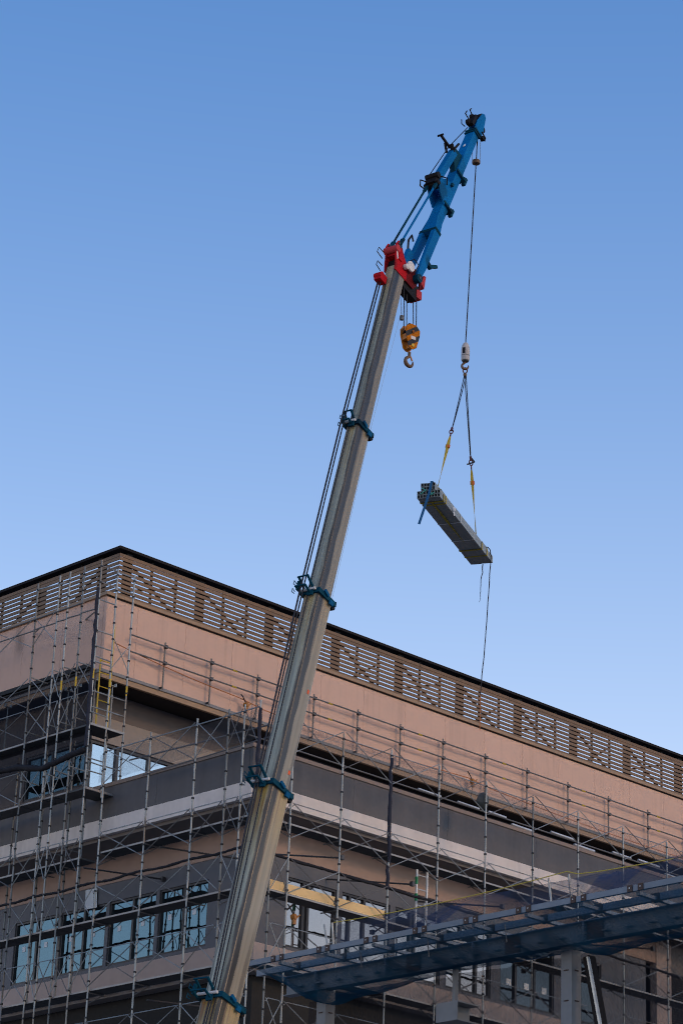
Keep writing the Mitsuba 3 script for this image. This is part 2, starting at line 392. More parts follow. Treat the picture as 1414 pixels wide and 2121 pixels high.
window_y(B0, RB + .21, 57.58, RA + .02, 20.305, 21.61, [55.5, 56.4], 'm_glass_blue', .06)

# terrace, parapet, white band of the lower block
box_part('terrace', (AL + .3, BL + .3, 18.42), (AE, RB - .01, 18.80), 'm_soffit', B0)
pw = box_part('parapet', (AL + .125, BL + .125, 18.86), (AE, BL + .25, 19.74), 'm_grey', B0)
panels('panel', 'x', BL, AL, AE, 18.855, 19.74, 'm_grey', pw, 3.64, most=9)
panels('panel', 'y', AL, BL + .125, BE, 18.855, 19.74, 'm_grey', pw, 3.64, most=5)
MB().box((AL - .03, BL - .03, 19.745), (AE, BL + .27, 19.85)).box((AL - .03, BL + .275, 19.745), (AL + .27, BE, 19.85)).build('coping', 'm_coping', B0)
MB().box((AL - .025, BL - .025, 18.40), (AE, BL + .12, 18.85)).box((AL - .025, BL + .125, 18.40), (AL + .12, BE, 18.85)).build('white_band', 'm_white', B0)
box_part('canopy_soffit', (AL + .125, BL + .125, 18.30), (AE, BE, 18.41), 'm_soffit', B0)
# pipes and handrails lying on the terrace behind the parapet
for yy, zz, r in ((49.0, 20.47, .024), (49.9, 21.20, .024), (50.2, 20.95, .024)):
    MB().tube([(44.5, yy, zz), (75, yy, zz - .05)], r).build('terrace_pipe', 'm_galv_dull', B0, smooth=True)
for i in range(16):
    a0 = 50.6 + i * 1.45 + rng.uniform(-.2, .2)
    yy, zz = rng.choice([(49.3, 20.98), (49.5, 21.08), (49.6, 20.95)])
    MB().tube([(a0, yy, zz), (a0 + rng.uniform(.7, 1.3), yy, zz - .01)], rng.uniform(.03, .045)).build('terrace_pipe', 'm_silver', B0, smooth=True)
for xx in np.arange(46, 75, 1.9):
    MB().box((xx, 49.0, 18.8), (xx + .05, 49.05, 20.44)).build('terrace_post', 'm_galv_dull', B0)

# window storey, set back under the band
WA, WB = 43.6, 48.3
def winrow_right():
    segs = [(44.70, 46.52, [45.35, 45.52], 'm_glass_warm'), (46.72, 48.55, [47.05, 47.6], 'm_glass_warm'), (48.75, 50.55, [49.4, 49.55], 'm_glass_warm'), (50.78, 52.62, [51.4, 52.05], 'm_glass_warm'),
            (53.0, 55.3, [53.7, 54.5], 'm_glass_dark'), (55.6, 57.4, [56.5], 'm_glass_dark')]
    for a0, a1, d, m in segs:
        window_x(B0, a0, a1, WB + .03, 15.20, 17.04, d, m)
    wl = MB()
    xs = [WA] + [v for s in segs for v in s[:2]] + [59.45]
    for a0, a1 in zip(xs[::2], xs[1::2]):
        wl.box((a0, WB, 15.105), (a1, WB + .2, 17.53))
    for a0, a1, d, m in segs:
        wl.box((a0, WB, 17.045), (a1, WB + .2, 17.53)).box((a0, WB, 15.105), (a1, WB + .2, 15.195))
    wl.build('window_wall', 'm_winwall', B0)
    for a in (53.35, 54.1, 54.85):
        MB().box((a, WB + .075, 15.72), (a + .20, WB + .086, 15.92)).build('notice', 'm_paper', B0)
winrow_right()
box_part('brown_band', (WA, WB - .02, 17.545), (59.9, WB + .2, 18.295), 'm_brown', B0)
box_part('brown_band', (59.905, WB - .05, 15.1), (60.6, WB + .2, 18.295), 'm_sill', B0)
box_part('grey_wall', (60.605, WB, 17.35), (AE, WB + .2, 18.295), 'm_greywall', B0)
gr = box_part('grille', (60.605, WB + .12, 15.1), (AE, WB + .2, 17.345), 'm_frame', B0)
for zz in np.arange(15.14, 17.33, .075):
    MB().bar((60.62, WB + .06, zz), (76, WB + .06, zz), .07, .02, unit(V3(0, .5, 1))).build('blade', 'm_grille', gr)
MB().box((WA, WB - .04, 14.55), (AE, WB + .2, 15.10)).box((WA - .04, WB + .205, 14.66), (WA + .2, BE, 15.14)).build('sill_band', 'm_sill', B0)
# left side of the window storey
segs = []
b = 50.15
for i in range(4):
    segs.append((b, b + 1.98)); b += 2.10
for b0, b1 in segs:
    window_y(B0, b0, b1, WA + .03, 15.25, 17.03, [(b0 + b1) / 2], 'm_glass_blue')
    for q in (.27, .77):
        if rng.random() < .85:
            bb = b0 + (b1 - b0) * q
            MB().box((WA + .078, bb, 16.18), (WA + .086, bb + .14, 16.33)).build('sticker', 'm_paper', B0)
wl = MB()
xs = [WB + .205] + [v for s in segs for v in s] + [BE]
for b0, b1 in zip(xs[::2], xs[1::2]):
    wl.box((WA, b0, 15.145), (WA + .2, b1, 17.55))
for b0, b1 in segs:
    wl.box((WA, b0, 17.035), (WA + .2, b1, 17.55)).box((WA, b0, 15.145), (WA + .2, b1, 15.245))
wl.build('window_wall', 'm_winwall', B0)
box_part('brown_band', (WA - .02, WB + .205, 17.555), (WA + .2, BE, 18.295), 'm_brown', B0)
MB().add([(WA - .03, 54.75, 16.95), (WA - .05, 55.25, 16.97), (WA - .09, 55.22, 17.5), (WA - .04, 54.78, 17.5)], [[0, 1, 2, 3]]).add([(WA - .034, 54.75, 16.95), (WA - .054, 55.25, 16.97), (WA - .094, 55.22, 17.5), (WA - .044, 54.78, 17.5)], [[3, 2, 1, 0]]).build('paper_sheet', 'm_paper', B0)
box_part('storey_room', (WA + .5, WB + .5, 13.0), (AE, BE, 18.28), 'm_room', B0)
# slot, conduit and the storey below
MB().box((WA + .1, WB + .1, 14.40), (AE, BE, 14.545)).build('lower_soffit', 'm_soffit', B0)
cond = MB()
for b0 in np.arange(49.4, 60, 1.05):
    cond.box((WA - .10, b0, 14.50), (WA - .02, b0 + .8, 14.58))
cond.build('conduit', 'm_darksteel', B0)
MB().box((44.5, 49.3, 13.55), (AE, 49.5, 14.39)).box((44.5, 49.505, 13.55), (44.7, BE, 14.39)).build('lower_brown_band', 'm_brown', B0)
MB().box((44.55, 49.35, -1.55), (AE, 49.5, 13.545)).box((44.55, 49.505, -1.55), (44.7, BE, 13.545)).build('lower_wall', 'm_winwall', B0)

# roof screen: slats, posts, rods, coping
rs = 'building__roof_screen'
SA, SB = 42.6, 53.68
cap = MB().box((SA - .05, SB - .05, 27.055), (AE, SB + .25, 27.135)).box((SA - .05, SB + .255, 27.055), (SA + .25, BE, 27.135))
cap.build('roof_screen', 'm_cap', B0)
NS, PITCHZ = 10, .137
for i in range(NS):
    z0 = 25.635 + i * PITCHZ
    if i == NS - 1: z0 -= .03
    a = SA
    for j, w in enumerate([3.95, 4.2, 4.2, 4.2, 4.2, 4.2, 4.2, 12.0]):
        jit = rng.uniform(-.004, .004)
        box_part('slat', (a + .006, SB + jit, z0), (a + w - .006, SB + .026 + jit, z0 + .095), 'm_slat', rs)
        a += w
    b = SB + .03
    for j, w in enumerate([3.6, 4.2, 4.2, 14.0]):
        jit = rng.uniform(-.004, .004)
        box_part('slat', (SA + jit, b + .006, z0), (SA + .026 + jit, b + w - .006, z0 + .095), 'm_slat', rs)
        b += w
n = 0
a = SA + .35
while a < 78:
    big = n % 3 == 0
    w = .20 if big else .06
    box_part('post', (a, SB + .09, 25.605), (a + w, SB + .09 + (.2 if big else .06), 27.05), 'm_darksteel', rs)
    a += .93; n += 1
n = 0
b = SB + .9
while b < 70:
    big = n % 3 == 0
    w = .18 if big else .06
    box_part('post', (SA + .09, b, 25.605), (SA + .09 + (.2 if big else .06), b + w, 27.05), 'm_darksteel', rs)
    b += .93; n += 1
a = SA + .55
n = 0
while a < 76:
    MB().bar((a, SB + .36, 26.95), (a + 2.1, SB + .36, 25.66), .065, .065).build('brace', 'm_darksteel', rs)
    MB().bar((a + (.7 if n % 2 else .2), SB + .46, 25.75 if n % 2 else 26.1), (a + 2.2, SB + .46, 26.75), .055, .055).build('brace', 'm_darksteel', rs)
    a += 2.79; n += 1
b = SB + 1.1
while b < 68:
    MB().bar((SA + .36, b, 26.95), (SA + .36, b + 2.1, 25.66), .065, .065).build('brace', 'm_darksteel', rs)
    b += 2.79
for zz, yy in ((26.93, .12),):
    MB().bar((SA + .3, SB + yy, zz), (AE, SB + yy, zz), .05, .06).build('rail', 'm_darksteel', rs)
    MB().bar((SA + yy, SB + .4, zz), (SA + yy, BE, zz), .05, .06).build('rail', 'm_darksteel', rs)

# ------------------------------------------------------------------ guard rail in front of the salmon wall
GR = thing('guardrail', 'long two-rail guardrail of steel tubes along the salmon wall', 'guardrail')
gp = [43.85, 45.59, 47.39, 49.73 - .55, 51.0, 53.0, 54.95, 57.1, 59.18, 61.18, 63.23, 65.29, 67.3, 69.3]
gp = [v * 1.0104 for v in (43.85, 45.60, 47.42, 49.70, 51.54, 53.38, 55.28, 57.22, 59.20, 61.20, 63.24, 65.29, 67.35, 69.4)]
def pole(x, y, z0, z1, parent, name='pole', mat='m_galv', r=.0243, step=.475, first=.2):
    """a standard with its rings of wedge pockets (uv.x = 1 on the rings)"""
    m = MB().tube([(x, y, z0), (x, y, z1)], r, 8)
    n0 = m.n
    zz = z1 - first
    lo = max(z0, 10.0)
    while zz > lo:
        m.tube([(x, y, zz), (x, y, zz + .04)], r * 1.65, 8); zz -= step
    k = key_for(name, parent)
    uv = np.zeros((m.n, 2)); uv[n0:, 0] = 1
    scene[k] = mikit.ply((np.vstack(m.v), np.vstack(m.f)), 'm_pole' if mat == 'm_galv' else 'm_pole_dull', smooth=True, uv=uv)
    return k
def coupler(m, p):
    m.obox(p, X, Y, Z, (.045, .05, .045))
GY = 53.45
for a in gp:
    MB().tube([(a, GY, 23.22), (a, GY, 24.62)], .0243, 8).build('post', 'm_galv_dull', GR, smooth=35)
    for zz in (24.48, 23.985):
        c = MB(); coupler(c, (a, GY - .04, zz)); c.build('coupler', 'm_coupler', GR)
    MB().box((a - .025, GY + .026, 23.26), (a + .025, BU - .037, 23.30)).build('bracket', 'm_coupler', GR)
for zz in (24.48, 23.985):
    a = 43.0
    while a < 71:
        q = min(a + 3.9, 71)
        MB().tube([(a, GY - .07, zz), (q, GY - .07, zz - .01)], .0243, 8).build('rail', 'm_galv_dull', GR, smooth=35)
        MB().tube([(q - .05, GY - .07, zz - .01), (q + .12, GY - .07, zz - .01)], .028, 8).build('rail_joint', 'm_yellow', GR, smooth=35)
        a = q

# ------------------------------------------------------------------ scaffolds
FA, FB = 41.2, 45.8
def x_brace(p_lo0, p_hi0, p_lo1, p_hi1, parent, r=.0125, off=V3(0, 0, 0)):
    MB().tube([p_lo0, p_hi1], r, 6).build('brace', 'm_galv_dull' if rng.random() < .4 else 'm_galv', parent, smooth=35)
    MB().tube([np.add(p_lo1, off), np.add(p_hi0, off)], r, 6).build('brace', 'm_galv_dull' if rng.random() < .4 else 'm_galv', parent, smooth=35)
def hand(p0, p1, parent, drop=.09):
    """guard rail hooked between two poles, its ends bent down"""
    p0, p1 = np.asarray(p0, float), np.asarray(p1, float)
    d = unit(p1 - p0)
    L = np.linalg.norm(p1 - p0); e = min(.12, L * .2)
    MB().tube([p0 + d * .03 - Z * drop, p0 + d * e, p1 - d * e, p1 - d * .03 - Z * drop], .0125, 6).build('guard_rail', 'm_galv', parent, smooth=35)
def plank(lo, hi, parent, along, name='plank'):
    lo, hi = np.array(lo, float), np.array(hi, float)
    MB().box(lo, hi).build(name, 'm_plank', parent)
    e = MB()
    if along == 'x':
        e.box((lo[0], lo[1] - .028, lo[2] + .005), (hi[0], lo[1] - .002, hi[2] + .004))
    else:
        e.box((lo[0] - .028, lo[1], lo[2] + .005), (lo[0] - .002, hi[1], hi[2] + .004))
    e.build('plank_edge', 'm_plankedge', parent)
def bracket(x, y, z, dx, dy, parent):
    MB().tube([(x, y, z - .04), (x + dx, y + dy, z - .04)], .018, 6).tube([(x, y, z - .34), (x + dx * .8, y + dy * .8, z - .05)], .014, 6).build('bracket', 'm_galv_dull', parent, smooth=35)

LV = [(19.45, 20.35, 19.38, False, True), (17.50, 18.05, 17.15, True, True), (15.70, 16.62, 15.75, True, False), (13.85, 14.88, 13.95, True, True), (12.05, 13.03, 12.1, True, True)]
# right run
SR = thing('scaffold', 'steel tube scaffold along the long right facade, partly behind the blue netting', 'scaffold')
ra = [41.2, 41.78, 42.39, 44.15, 45.92, 47.75, 49.60, 51.52, 53.43, 55.40, 57.38, 59.35, 61.3, 63.2]
for i, a in enumerate(ra):
    if i == 0: continue
    pole(a, FB, -1.6, 20.32 if i > 1 else 19.6, SR, mat='m_galv' if rng.random() < .75 else 'm_galv_dull', first=.16 + .1 * rng.random())
for a0, a1 in zip(ra[1:], ra[2:]):
    for P, t, bt, pl, rl in LV:
        x_brace((a0 + .03, FB - .03, bt), (a0 + .03, FB - .03, t), (a1 - .03, FB - .03, bt), (a1 - .03, FB - .03, t), SR, off=V3(0, -.02, 0))
        if rl and P < 19: hand((a0, FB - .03, t), (a1, FB - .03, t), SR)
        if pl:
            plank((a0 + .02, FB + .08, P), (a1 - .02, FB + .56, P + .045), SR, 'x')
    MB().tube([(a0, FB, 20.18), (a1, FB, 20.18)], .014, 6).build('ledger', 'm_galv', SR, smooth=35)
for a in ra[1:]:
    for P in (17.5, 15.7, 13.85):
        bracket(a, FB, P, 0, .6, SR)
for a0, a1 in ((41.35, 42.36), (42.42, 44.1), (44.2, 45.9)):
    MB().obox(((a0 + a1) / 2, FB + .075, 15.90), X, unit(V3(0, 1, .25)), unit(V3(0, -.25, 1)), ((a1 - a0) / 2, .008, .095)).build('toe_board', 'm_board', SR)
    MB().box((a0, FB + .04, 15.752), (a1, FB + .058, 15.785)).build('plank_lip', 'm_board', SR)
for a, z in ((44.4, 16.95), (47.0, 16.8), (56.9, 16.95), (50.5, 16.9)):
    MB().tube([(a, FB + .1, z + .12), (a - .9, WB - .03, z + .45)], .024, 7).obox((a - .05, FB + .12, z + .13), X, Y, Z, (.05, .05, .06)).build('wall_tie', 'm_coupler', SR)
# left run
SL = thing('scaffold', 'steel tube scaffold along the left facade below the grey parapet', 'scaffold')
lb = [45.8, 46.38, 46.98, 48.20, 50.04, 51.88, 52.69]
for i, b in enumerate(lb[:-1]):
    pole(FA, b, -1.6, 20.47, SL, mat='m_galv' if rng.random() < .75 else 'm_galv_dull', first=.16 + .1 * rng.random())
for b0, b1 in zip(lb, lb[1:]):
    for P, t, bt, pl, rl in LV:
        if b1 > 52.2 and P > 17: continue
        x_brace((FA - .03, b0 + .03, bt), (FA - .03, b0 + .03, t), (FA - .03, b1 - .03, bt), (FA - .03, b1 - .03, t), SL, off=V3(-.02, 0, 0))
        if rl and P < 19: hand((FA - .03, b0, t), (FA - .03, b1, t), SL)
        if pl:
            plank((FA + .08, b0 + .02, P), (FA + .56, b1 - .02, P + .045), SL, 'y')
    if b1 < 52.2:
        MB().tube([(FA, b0, 20.30), (FA, b1, 20.30)], .017, 6).build('ledger', 'm_galv', SL, smooth=35)
MB().tube([(FA + .45, 45.9, 19.95), (FA + .6, 51.6, 20.15)], .022, 7).build('ledger', 'm_galv_dull', SL, smooth=35)
MB().tube([(FA + .6, 45.9, 19.70), (FA + .6, 51.0, 19.62)], .017, 7).build('ledger', 'm_galv_dull', SL, smooth=35)
for b in lb[:-1]:
    for P in (17.5, 15.7, 13.85):
        bracket(FA, b, P, .6, 0, SL)
for b, z in ((49.1, 17.25), (52.2, 17.2), (49.2, 13.3)):
    MB().tube([(FA + .1, b + .4, z + .05), (WA - .03, b - .25, z + .1)], .024, 7).obox((WA - .08, b - .25, z + .1), X, Y, Z, (.05, .05, .06)).build('wall_tie', 'm_coupler', SL)
# dark sleeve of folded net tied round the corner pole, and two more round poles of the right run
def sleeve(x, y, z0, z1, seed):
    zz = np.linspace(z0, z1, 22)
    r = np.random.default_rng(seed)
    return MB().tube(np.stack([x + r.normal(0, .012, 22), y + r.normal(0, .012, 22), zz], 1), .042 + .014 * r.random(22), 9)
k = sleeve(FA, 45.8, 17.4, 20.25, 1).build('net_roll', 'm_sleeve', None, smooth=True)
tag(k, 'dark net rolled round the corner pole of the lower scaffold, left of the boom', 'net roll')
k = sleeve(45.92, FB, 16.55, 20.08, 2).build('net_roll', 'm_sleeve', None, smooth=True)
tag(k, 'dark net rolled tall round a pole right of the boom, before the white band', 'net roll')
# upper tower round the corner of the salmon storey
ST = thing('scaffold', 'tall scaffold tower rising past the salmon corner up to the roof screen', 'scaffold')
tb = [52.69, 53.44, 54.08, 54.53, 55.53, 57.40, 59.25]
for i, b in enumerate(tb):
    pole(FA, b, -1.6, 26.02, ST, mat='m_galv' if i in (0, 2, 3) else 'm_galv_dull', first=.2 + .1 * rng.random())
for x in (41.79, 42.40):
    pole(x, 52.69, 19.3, 25.93, ST)
def rung(x0, x1, z): MB().tube([(x0, 52.69, z), (x1, 52.69, z)], .019, 7).build('rung', 'm_galv', ST, smooth=35)
for z in (25.86, 25.38, 24.86, 23.95, 23.50, 23.05, 22.20, 21.75, 20.3, 19.95):
    rung(FA, 41.79, z)
for z in (25.84, 25.36, 24.86, 23.95, 22.20, 21.75, 20.2):
    if z > 25.3 or z < 22.5: rung(41.79, 42.40, z)
x_brace((41.79, 52.66, 23.0), (41.79, 52.66, 23.85), (42.40, 52.66, 23.0), (42.40, 52.66, 23.85), ST, off=V3(0, -.02, 0))
for z in (21.23, 19.43):
    plank((FA + .03, 52.72, z), (42.38, 53.42, z + .05), ST, 'x')
    MB().box((FA + .02, 52.66, z), (42.42, 52.69, z + .06)).build('plank_edge', 'm_plankedge', ST)
tiers = [(24.1, 24.95), (22.3, 23.15), (21.35, 22.2), (19.5, 20.4), (17.15, 18.05), (15.75, 16.62), (13.95, 14.88), (12.1, 13.03)]
for b0, b1 in zip(tb, tb[1:]):
    for lo, hi in tiers:
        if lo > 24 and b1 < 55: continue
        if b1 - b0 > .3:
            x_brace((FA - .03, b0 + .03, lo), (FA - .03, b0 + .03, hi), (FA - .03, b1 - .03, lo), (FA - .03, b1 - .03, hi), ST, off=V3(-.02, 0, 0))
            if hi in (18.05, 14.88, 22.2, 20.4): hand((FA - .03, b0, hi), (FA - .03, b1, hi), ST)
    for P in (21.25, 19.45, 17.5, 15.7, 13.85):
        if b0 >= 53 or P < 18:
            plank((FA + .08, b0 + .02, P), (FA + .58, b1 - .02, P + .045), ST, 'y')
    MB().tube([(FA, b0, 24.60), (FA, b1, 24.63)], .02, 7).build('ledger', 'm_galv_dull', ST, smooth=35)
MB().tube([(FA - .05, 53.3, 24.9), (FA - .05, 60, 24.95)], .02, 7).build('ledger', 'm_galv_dull', ST, smooth=35)
MB().tube([(FA, 54.3, 25.75), (FA, 55.6, 25.85)], .02, 7).build('ledger', 'm_galv', ST, smooth=35)
for b, z in ((56.5, 24.75), (54.1, 24.62)):
    MB().tube([(FA + .02, b - 1.2, z - .1), (AL - .01, b + .4, z + .35)], .022, 7).build('wall_tie', 'm_galv_dull', ST, smooth=35)
for (a, b) in ((41.80, 53.34), (42.47, 53.40), (41.85, 54.16), (41.95, 54.70), (41.82, 55.52), (41.75, 57.2)):
    m = MB().tube([(a, b, 21.3), (a, b, 22.55)], .024, 8).tube([(a, b, 22.5), (a, b, 22.80)], .014, 6)
    m.box((a - .09, b - .05, 22.80), (a + .09, b + .05, 22.815)).box((a - .10, b - .05, 22.80), (a - .085, b + .05, 22.90)).box((a + .085, b - .05, 22.80), (a + .10, b + .05, 22.90))
    m.tube([(a, b, 22.45), (a, b, 22.5)], .04, 8)
    m.build('jack_pole', 'm_galv', ST)
for (a, b) in ((41.85, 53.44), (41.85, 54.1), (41.85, 55.3), (41.85, 56.6), (42.0, 52.9)):
    pole(a, b, 13.9, 21.2, ST, 'inner_pole', 'm_galv_dull')
for z in (17.9, 17.4):
    for b in tb[1:4]:
        MB().tube([(FA, b, z), (FA + .65, b, z)], .018, 6).build('transom', 'm_galv_dull', ST, smooth=35)
for b in tb[:5]:
    for z in (23.2, 21.6, 20.2):
        MB().tube([(FA, b, z), (FA + .62, b, z - .02)], .018, 6).build('transom', 'm_galv', ST, smooth=35)
yl = MB().tube([(42.02, 52.95, 21.3), (42.02, 52.95, 24.35)], .025, 8); yl.build('ladder_rail', 'm_yellow', ST, smooth=35)
yl = MB().tube([(41.62, 52.95, 21.3), (41.62, 52.95, 23.3)], .02, 8); yl.build('ladder_rail', 'm_yellow', ST, smooth=35)
for z in (21.7, 22.1, 22.5, 22.9, 23.25):
    MB().tube([(41.62, 52.95, z), (42.02, 52.95, z)], .014, 6).build('ladder_rung', 'm_yellow', ST, smooth=35)
for (x, y, z) in ((FA, 52.69, 22.55), (41.79, 52.69, 22.40), (42.40, 52.69, 22.35), (FA, 54.08, 22.5), (FA, 53.44, 22.48)):
    MB().tube([(x, y, z), (x, y, z + .28)], .026, 8).build('yellow_mark', 'm_yellow', ST, smooth=35)
k = sleeve(FA - .03, 52.73, 20.6, 25.2, 4).build('net_roll', 'm_sleeve', None, smooth=True)
tag(k, 'dark rolled net tied up the corner pole of the tall scaffold tower', 'net roll')

# rolled nets tied along the runs
def roll_line(name, pts, r, mat, label, cat, seed, bumps=.35):
    p = np.asarray(pts, float)
    d = np.r_[0, np.cumsum(np.linalg.norm(np.diff(p, axis=0), axis=1))]
    s = np.linspace(0, d[-1], int(d[-1] / .12) + 2)
    q = np.stack([np.interp(s, d, p[:, i]) for i in range(3)], 1)
    g = np.random.default_rng(seed)
    q[:, 2] += .008 * np.sin(s * 3.1) + g.normal(0, .005, len(s))
    k = MB().tube(q, r * (1 + bumps * (g.random(len(s)) - .5)), 7).build(name, mat, None, smooth=True)
    return tag(k, label, cat)
roll_line('net_roll', [(FA + .02, b, 16.72 + .012 * math.cos(b * 3)) for b in np.arange(45.8, 60, .4)], .035, 'm_net_black', 'black net rolled thin along the left scaffold above the blue windows', 'net roll', 11)
roll_line('net_roll', [(a, FB + .02, 16.62 - .02 * (a - 41.5) * .3) for a in np.arange(41.3, 50, .4)], .04, 'm_net_black', 'black net rolled thin along the right scaffold above the pale windows', 'net roll', 12)
roll_line('net_roll', [(FA - .05, 60, 20.75), (FA - .05, 57.5, 20.72), (FA - .05, 55.6, 20.55), (FA - .05, 54.6, 20.33), (FA - .05, 53.6, 20.42), (FA - .05, 52.75, 20.52)], .085, 'm_net_black', 'thick black net bundle sagging between the poles of the scaffold tower', 'net roll', 13)
roll_line('net_roll', [(a, FB - .03, 16.50 - .01 * (a - 51)) for a in np.arange(52, 63, .4)], .035, 'm_net_black', 'black net rolled along the scaffold beyond the gantry column at far right', 'net roll', 14)

def sheet(fn, nu, nv):
    v = np.array([fn(i / nu, j / nv) for i in range(nu + 1) for j in range(nv + 1)])
    f = [[i * (nv + 1) + j, (i + 1) * (nv + 1) + j, (i + 1) * (nv + 1) + j + 1, i * (nv + 1) + j + 1] for i in range(nu) for j in range(nv)]
    return MB().add(v, f)
k = sheet(lambda u, v: (42.5 + u * 21, FB + .06 + .02 * math.sin(u * 60), 19.72 + v * .46), 80, 3).build('mesh_net', 'm_mesh_grey', None, smooth=True)
tag(k, 'thin grey mesh net hung on the top of the right scaffold', 'net', kind=None)
k = sheet(lambda u, v: (FA + .06 + .02 * math.sin(u * 40), 46.0 + u * 6.2, 19.5 + v * .78), 50, 3).build('mesh_net', 'm_mesh_grey', None, smooth=True)
tag(k, 'thin grey mesh net hung on the top of the left scaffold under the dark soffit', 'net')
k = sheet(lambda u, v: (41.75 + .07 * math.sin(u * 47) + .05 * math.sin(u * 113 + 1), 30.0 + u * 14.2, 4 + v * 8.72), 140, 6).build('mesh_net', 'm_mesh_dark', None, smooth=True)
tag(k, 'dark mesh net hanging in folds below the girder of the gantry', 'net')
k = sheet(lambda u, v: (FA + .35 + .02 * math.sin(u * 40), 53.0 + u * 6.8, 20.6 + v * 2.4), 30, 6).build('mesh_net', 'm_mesh_dark', None, smooth=True)
tag(k, 'dark mesh net behind the poles of the scaffold tower under the salmon storey', 'net')

# ladder, hoists, ropes on the right facade
LD = thing('ladder', 'white aluminium ladder standing on the scaffold plank below the white band', 'ladder')
for a in (47.23, 47.62):
    MB().box((a - .02, 46.02, 15.75), (a + .02, 46.07, 17.40)).build('rail', 'm_alu', LD)
for z in (16.05, 16.45, 16.88, 17.26):
    MB().tube([(47.25, 46.045, z), (47.60, 46.045, z)], .017, 7).build('rung', 'm_alu', LD, smooth=35)
for z in (16.55, 17.0):
    MB().box((47.205, 46.012, z), (47.255, 46.078, z + .2)).build('green_tape', 'm_green', LD)
def hoist(x, y, z, label):
    t = thing('lever_hoist', label, 'hoist', 'orange lever hoists on the facade')
    MB().lathe([(0, -.07), (.075, -.06), (.085, 0), (.075, .06), (0, .07)], (x, y, z), unit(V3(.3, -1, .1)), 12).obox((x, y - .02, z - .10), X, Y, Z, (.045, .03, .09)).build('body', 'm_hoist', t)
    MB().bar((x + .05, y - .04, z - .03), (x + .16, y - .05, z + .08), .03, .03).build('lever', 'm_hoist', t)
    p = [(x - .02, y, z + .07), (x - .13, y, z + .2), (x - .22, y, z + .28)]
    MB().tube(p, .018, 6).build('chain', 'm_cable', t)
    MB().tube(sag((x + .02, y, z - .17), (x - .05, y, z - .55), .0), .008, 5).build('tail_chain', 'm_cable', t)
    return t
hoist(47.45, BU - .22, 23.55, 'orange lever hoist against the salmon wall just left of the boom')
hoist(57.15, BU - .22, 23.53, 'orange lever hoist hanging at the foot of the salmon wall right of the boom')
hoist(42.85, FB + .2, 15.25, 'orange lever hoist in front of the pale window beside the lower boom')
k = MB().tube(np.vstack([sag((42.4, BU - .18, 24.10), (47.2, BU - .18, 23.72), .06), sag((47.5, BU - .18, 23.62), (57.0, BU - .18, 23.62), .10)[1:], sag((57.2, BU - .18, 23.55), (70, BU - .18, 23.35), .12)[1:]]), .013, 6).build('lifeline_rope', 'm_orange_rope', None, smooth=True)
tag(k, 'orange rope strung low along the salmon wall', 'rope')
k = MB().sphere((49.70, FB + .22, 19.83), V3(.17, .17, .24), 2).build('tool_bag', 'm_bag', None, smooth=True)
tag(k, 'dark round bag hung on top of a right scaffold pole', 'bag')

# ------------------------------------------------------------------ steel gantry
GA = thing('steel_gantry', 'blue-grey steel gantry of beams and a deep girder on box columns, under netting', 'gantry')
GB0, GB1 = 26.0, 44.4
def ibeam(x, y0, y1, z0, z1, w, parent, name, mat='m_gantry', tf=.018, tw=.02):
    MB().box((x - w / 2, y0, z1 - tf), (x + w / 2, y1, z1)).box((x - w / 2, y0, z0), (x + w / 2, y1, z0 + tf)).box((x - tw / 2, y0, z0 + tf), (x + tw / 2, y1, z1 - tf)).build(name, mat, parent)
MB().box((39.98, GB0, 13.275), (40.06, GB1, 13.40)).build('edge_beam', 'm_gantry', GA)
pairs = [41.88 - 1.525 * i for i in range(-1, 10)]
prev = GB1 - .3
for c in pairs:
    for d in (.14, -.14):
        q = MB().box((39.955, c + d - .065, 13.265), (39.975, c + d + .065, 13.405)); kk = q.build('splice_plate', 'm_plate', GA)
        MB().box((39.945, c + d - .012, 13.33), (39.955, c + d + .012, 13.354)).build('bolt', 'm_silver', kk)
    MB().box((40.065, c - .05, 13.20), (41.8, c + .05, 13.27)).build('cross_beam', 'm_gantry', GA)
    MB().box((40.61, c + .10, 13.20), (40.72, c + 1.40, 13.345)).build('stringer', 'm_gantry', GA)
    MB().box((40.60, c - .11, 13.18), (40.73, c + .095, 13.35)).build('splice_plate', 'm_plate', GA)
ibeam(41.15, GB0, GB1 - .1, 12.74, 13.19, .26, GA, 'girder')
for yb in np.arange(GB0 + .3, GB1 - .4, .62):
    MB().box((41.02, yb, 12.90), (41.138, yb + .14, 12.93)).build('stiffener', 'm_gantry', GA)
for yb in (43.2, 40.9, 38.2, 35.0, 32.0, 29):
    MB().box((41.01, yb, 12.765), (41.137, yb + .03, 13.165)).build('stiffener', 'm_gantry', GA)
for yb in (39.9, 36.9, 34.55):
    MB().box((41.10, yb, 12.77), (41.138, yb + .42, 13.15)).build('splice_plate', 'm_plate', GA)
def column(yc, x=41.25, h=.30):
    k = MB().box((x - h / 2, yc - h / 2, -1.6), (x + h / 2, yc + h / 2, 12.73)).build('column', 'm_gantry_col', GA)
    for z in (12.2, 11.55, 10.9, 10.2):
        MB().box((x - h / 2 - .025, yc - .06, z), (x - h / 2 - .002, yc + .06, z + .018)).box((x - .06, yc - h / 2 - .025, z), (x + .06, yc - h / 2 - .002, z + .018)).build('weld_lug', 'm_plate', k)
column(35.55); column(43.05)
ibx = MB().box((41.0, 38.6, 11.50), (41.7, 39.25, 11.53)).box((41.0, 38.6, 11.90), (41.7, 39.25, 11.93)).box((41.0, 38.9, 11.535), (41.7, 38.95, 11.895)).box((41.2, 38.88, 11.94), (41.3, 38.97, 12.735)).box((40.985, 38.6, 11.50), (40.998, 39.25, 11.93)); ibx.build('cross_girder', 'm_gantry_col', GA)
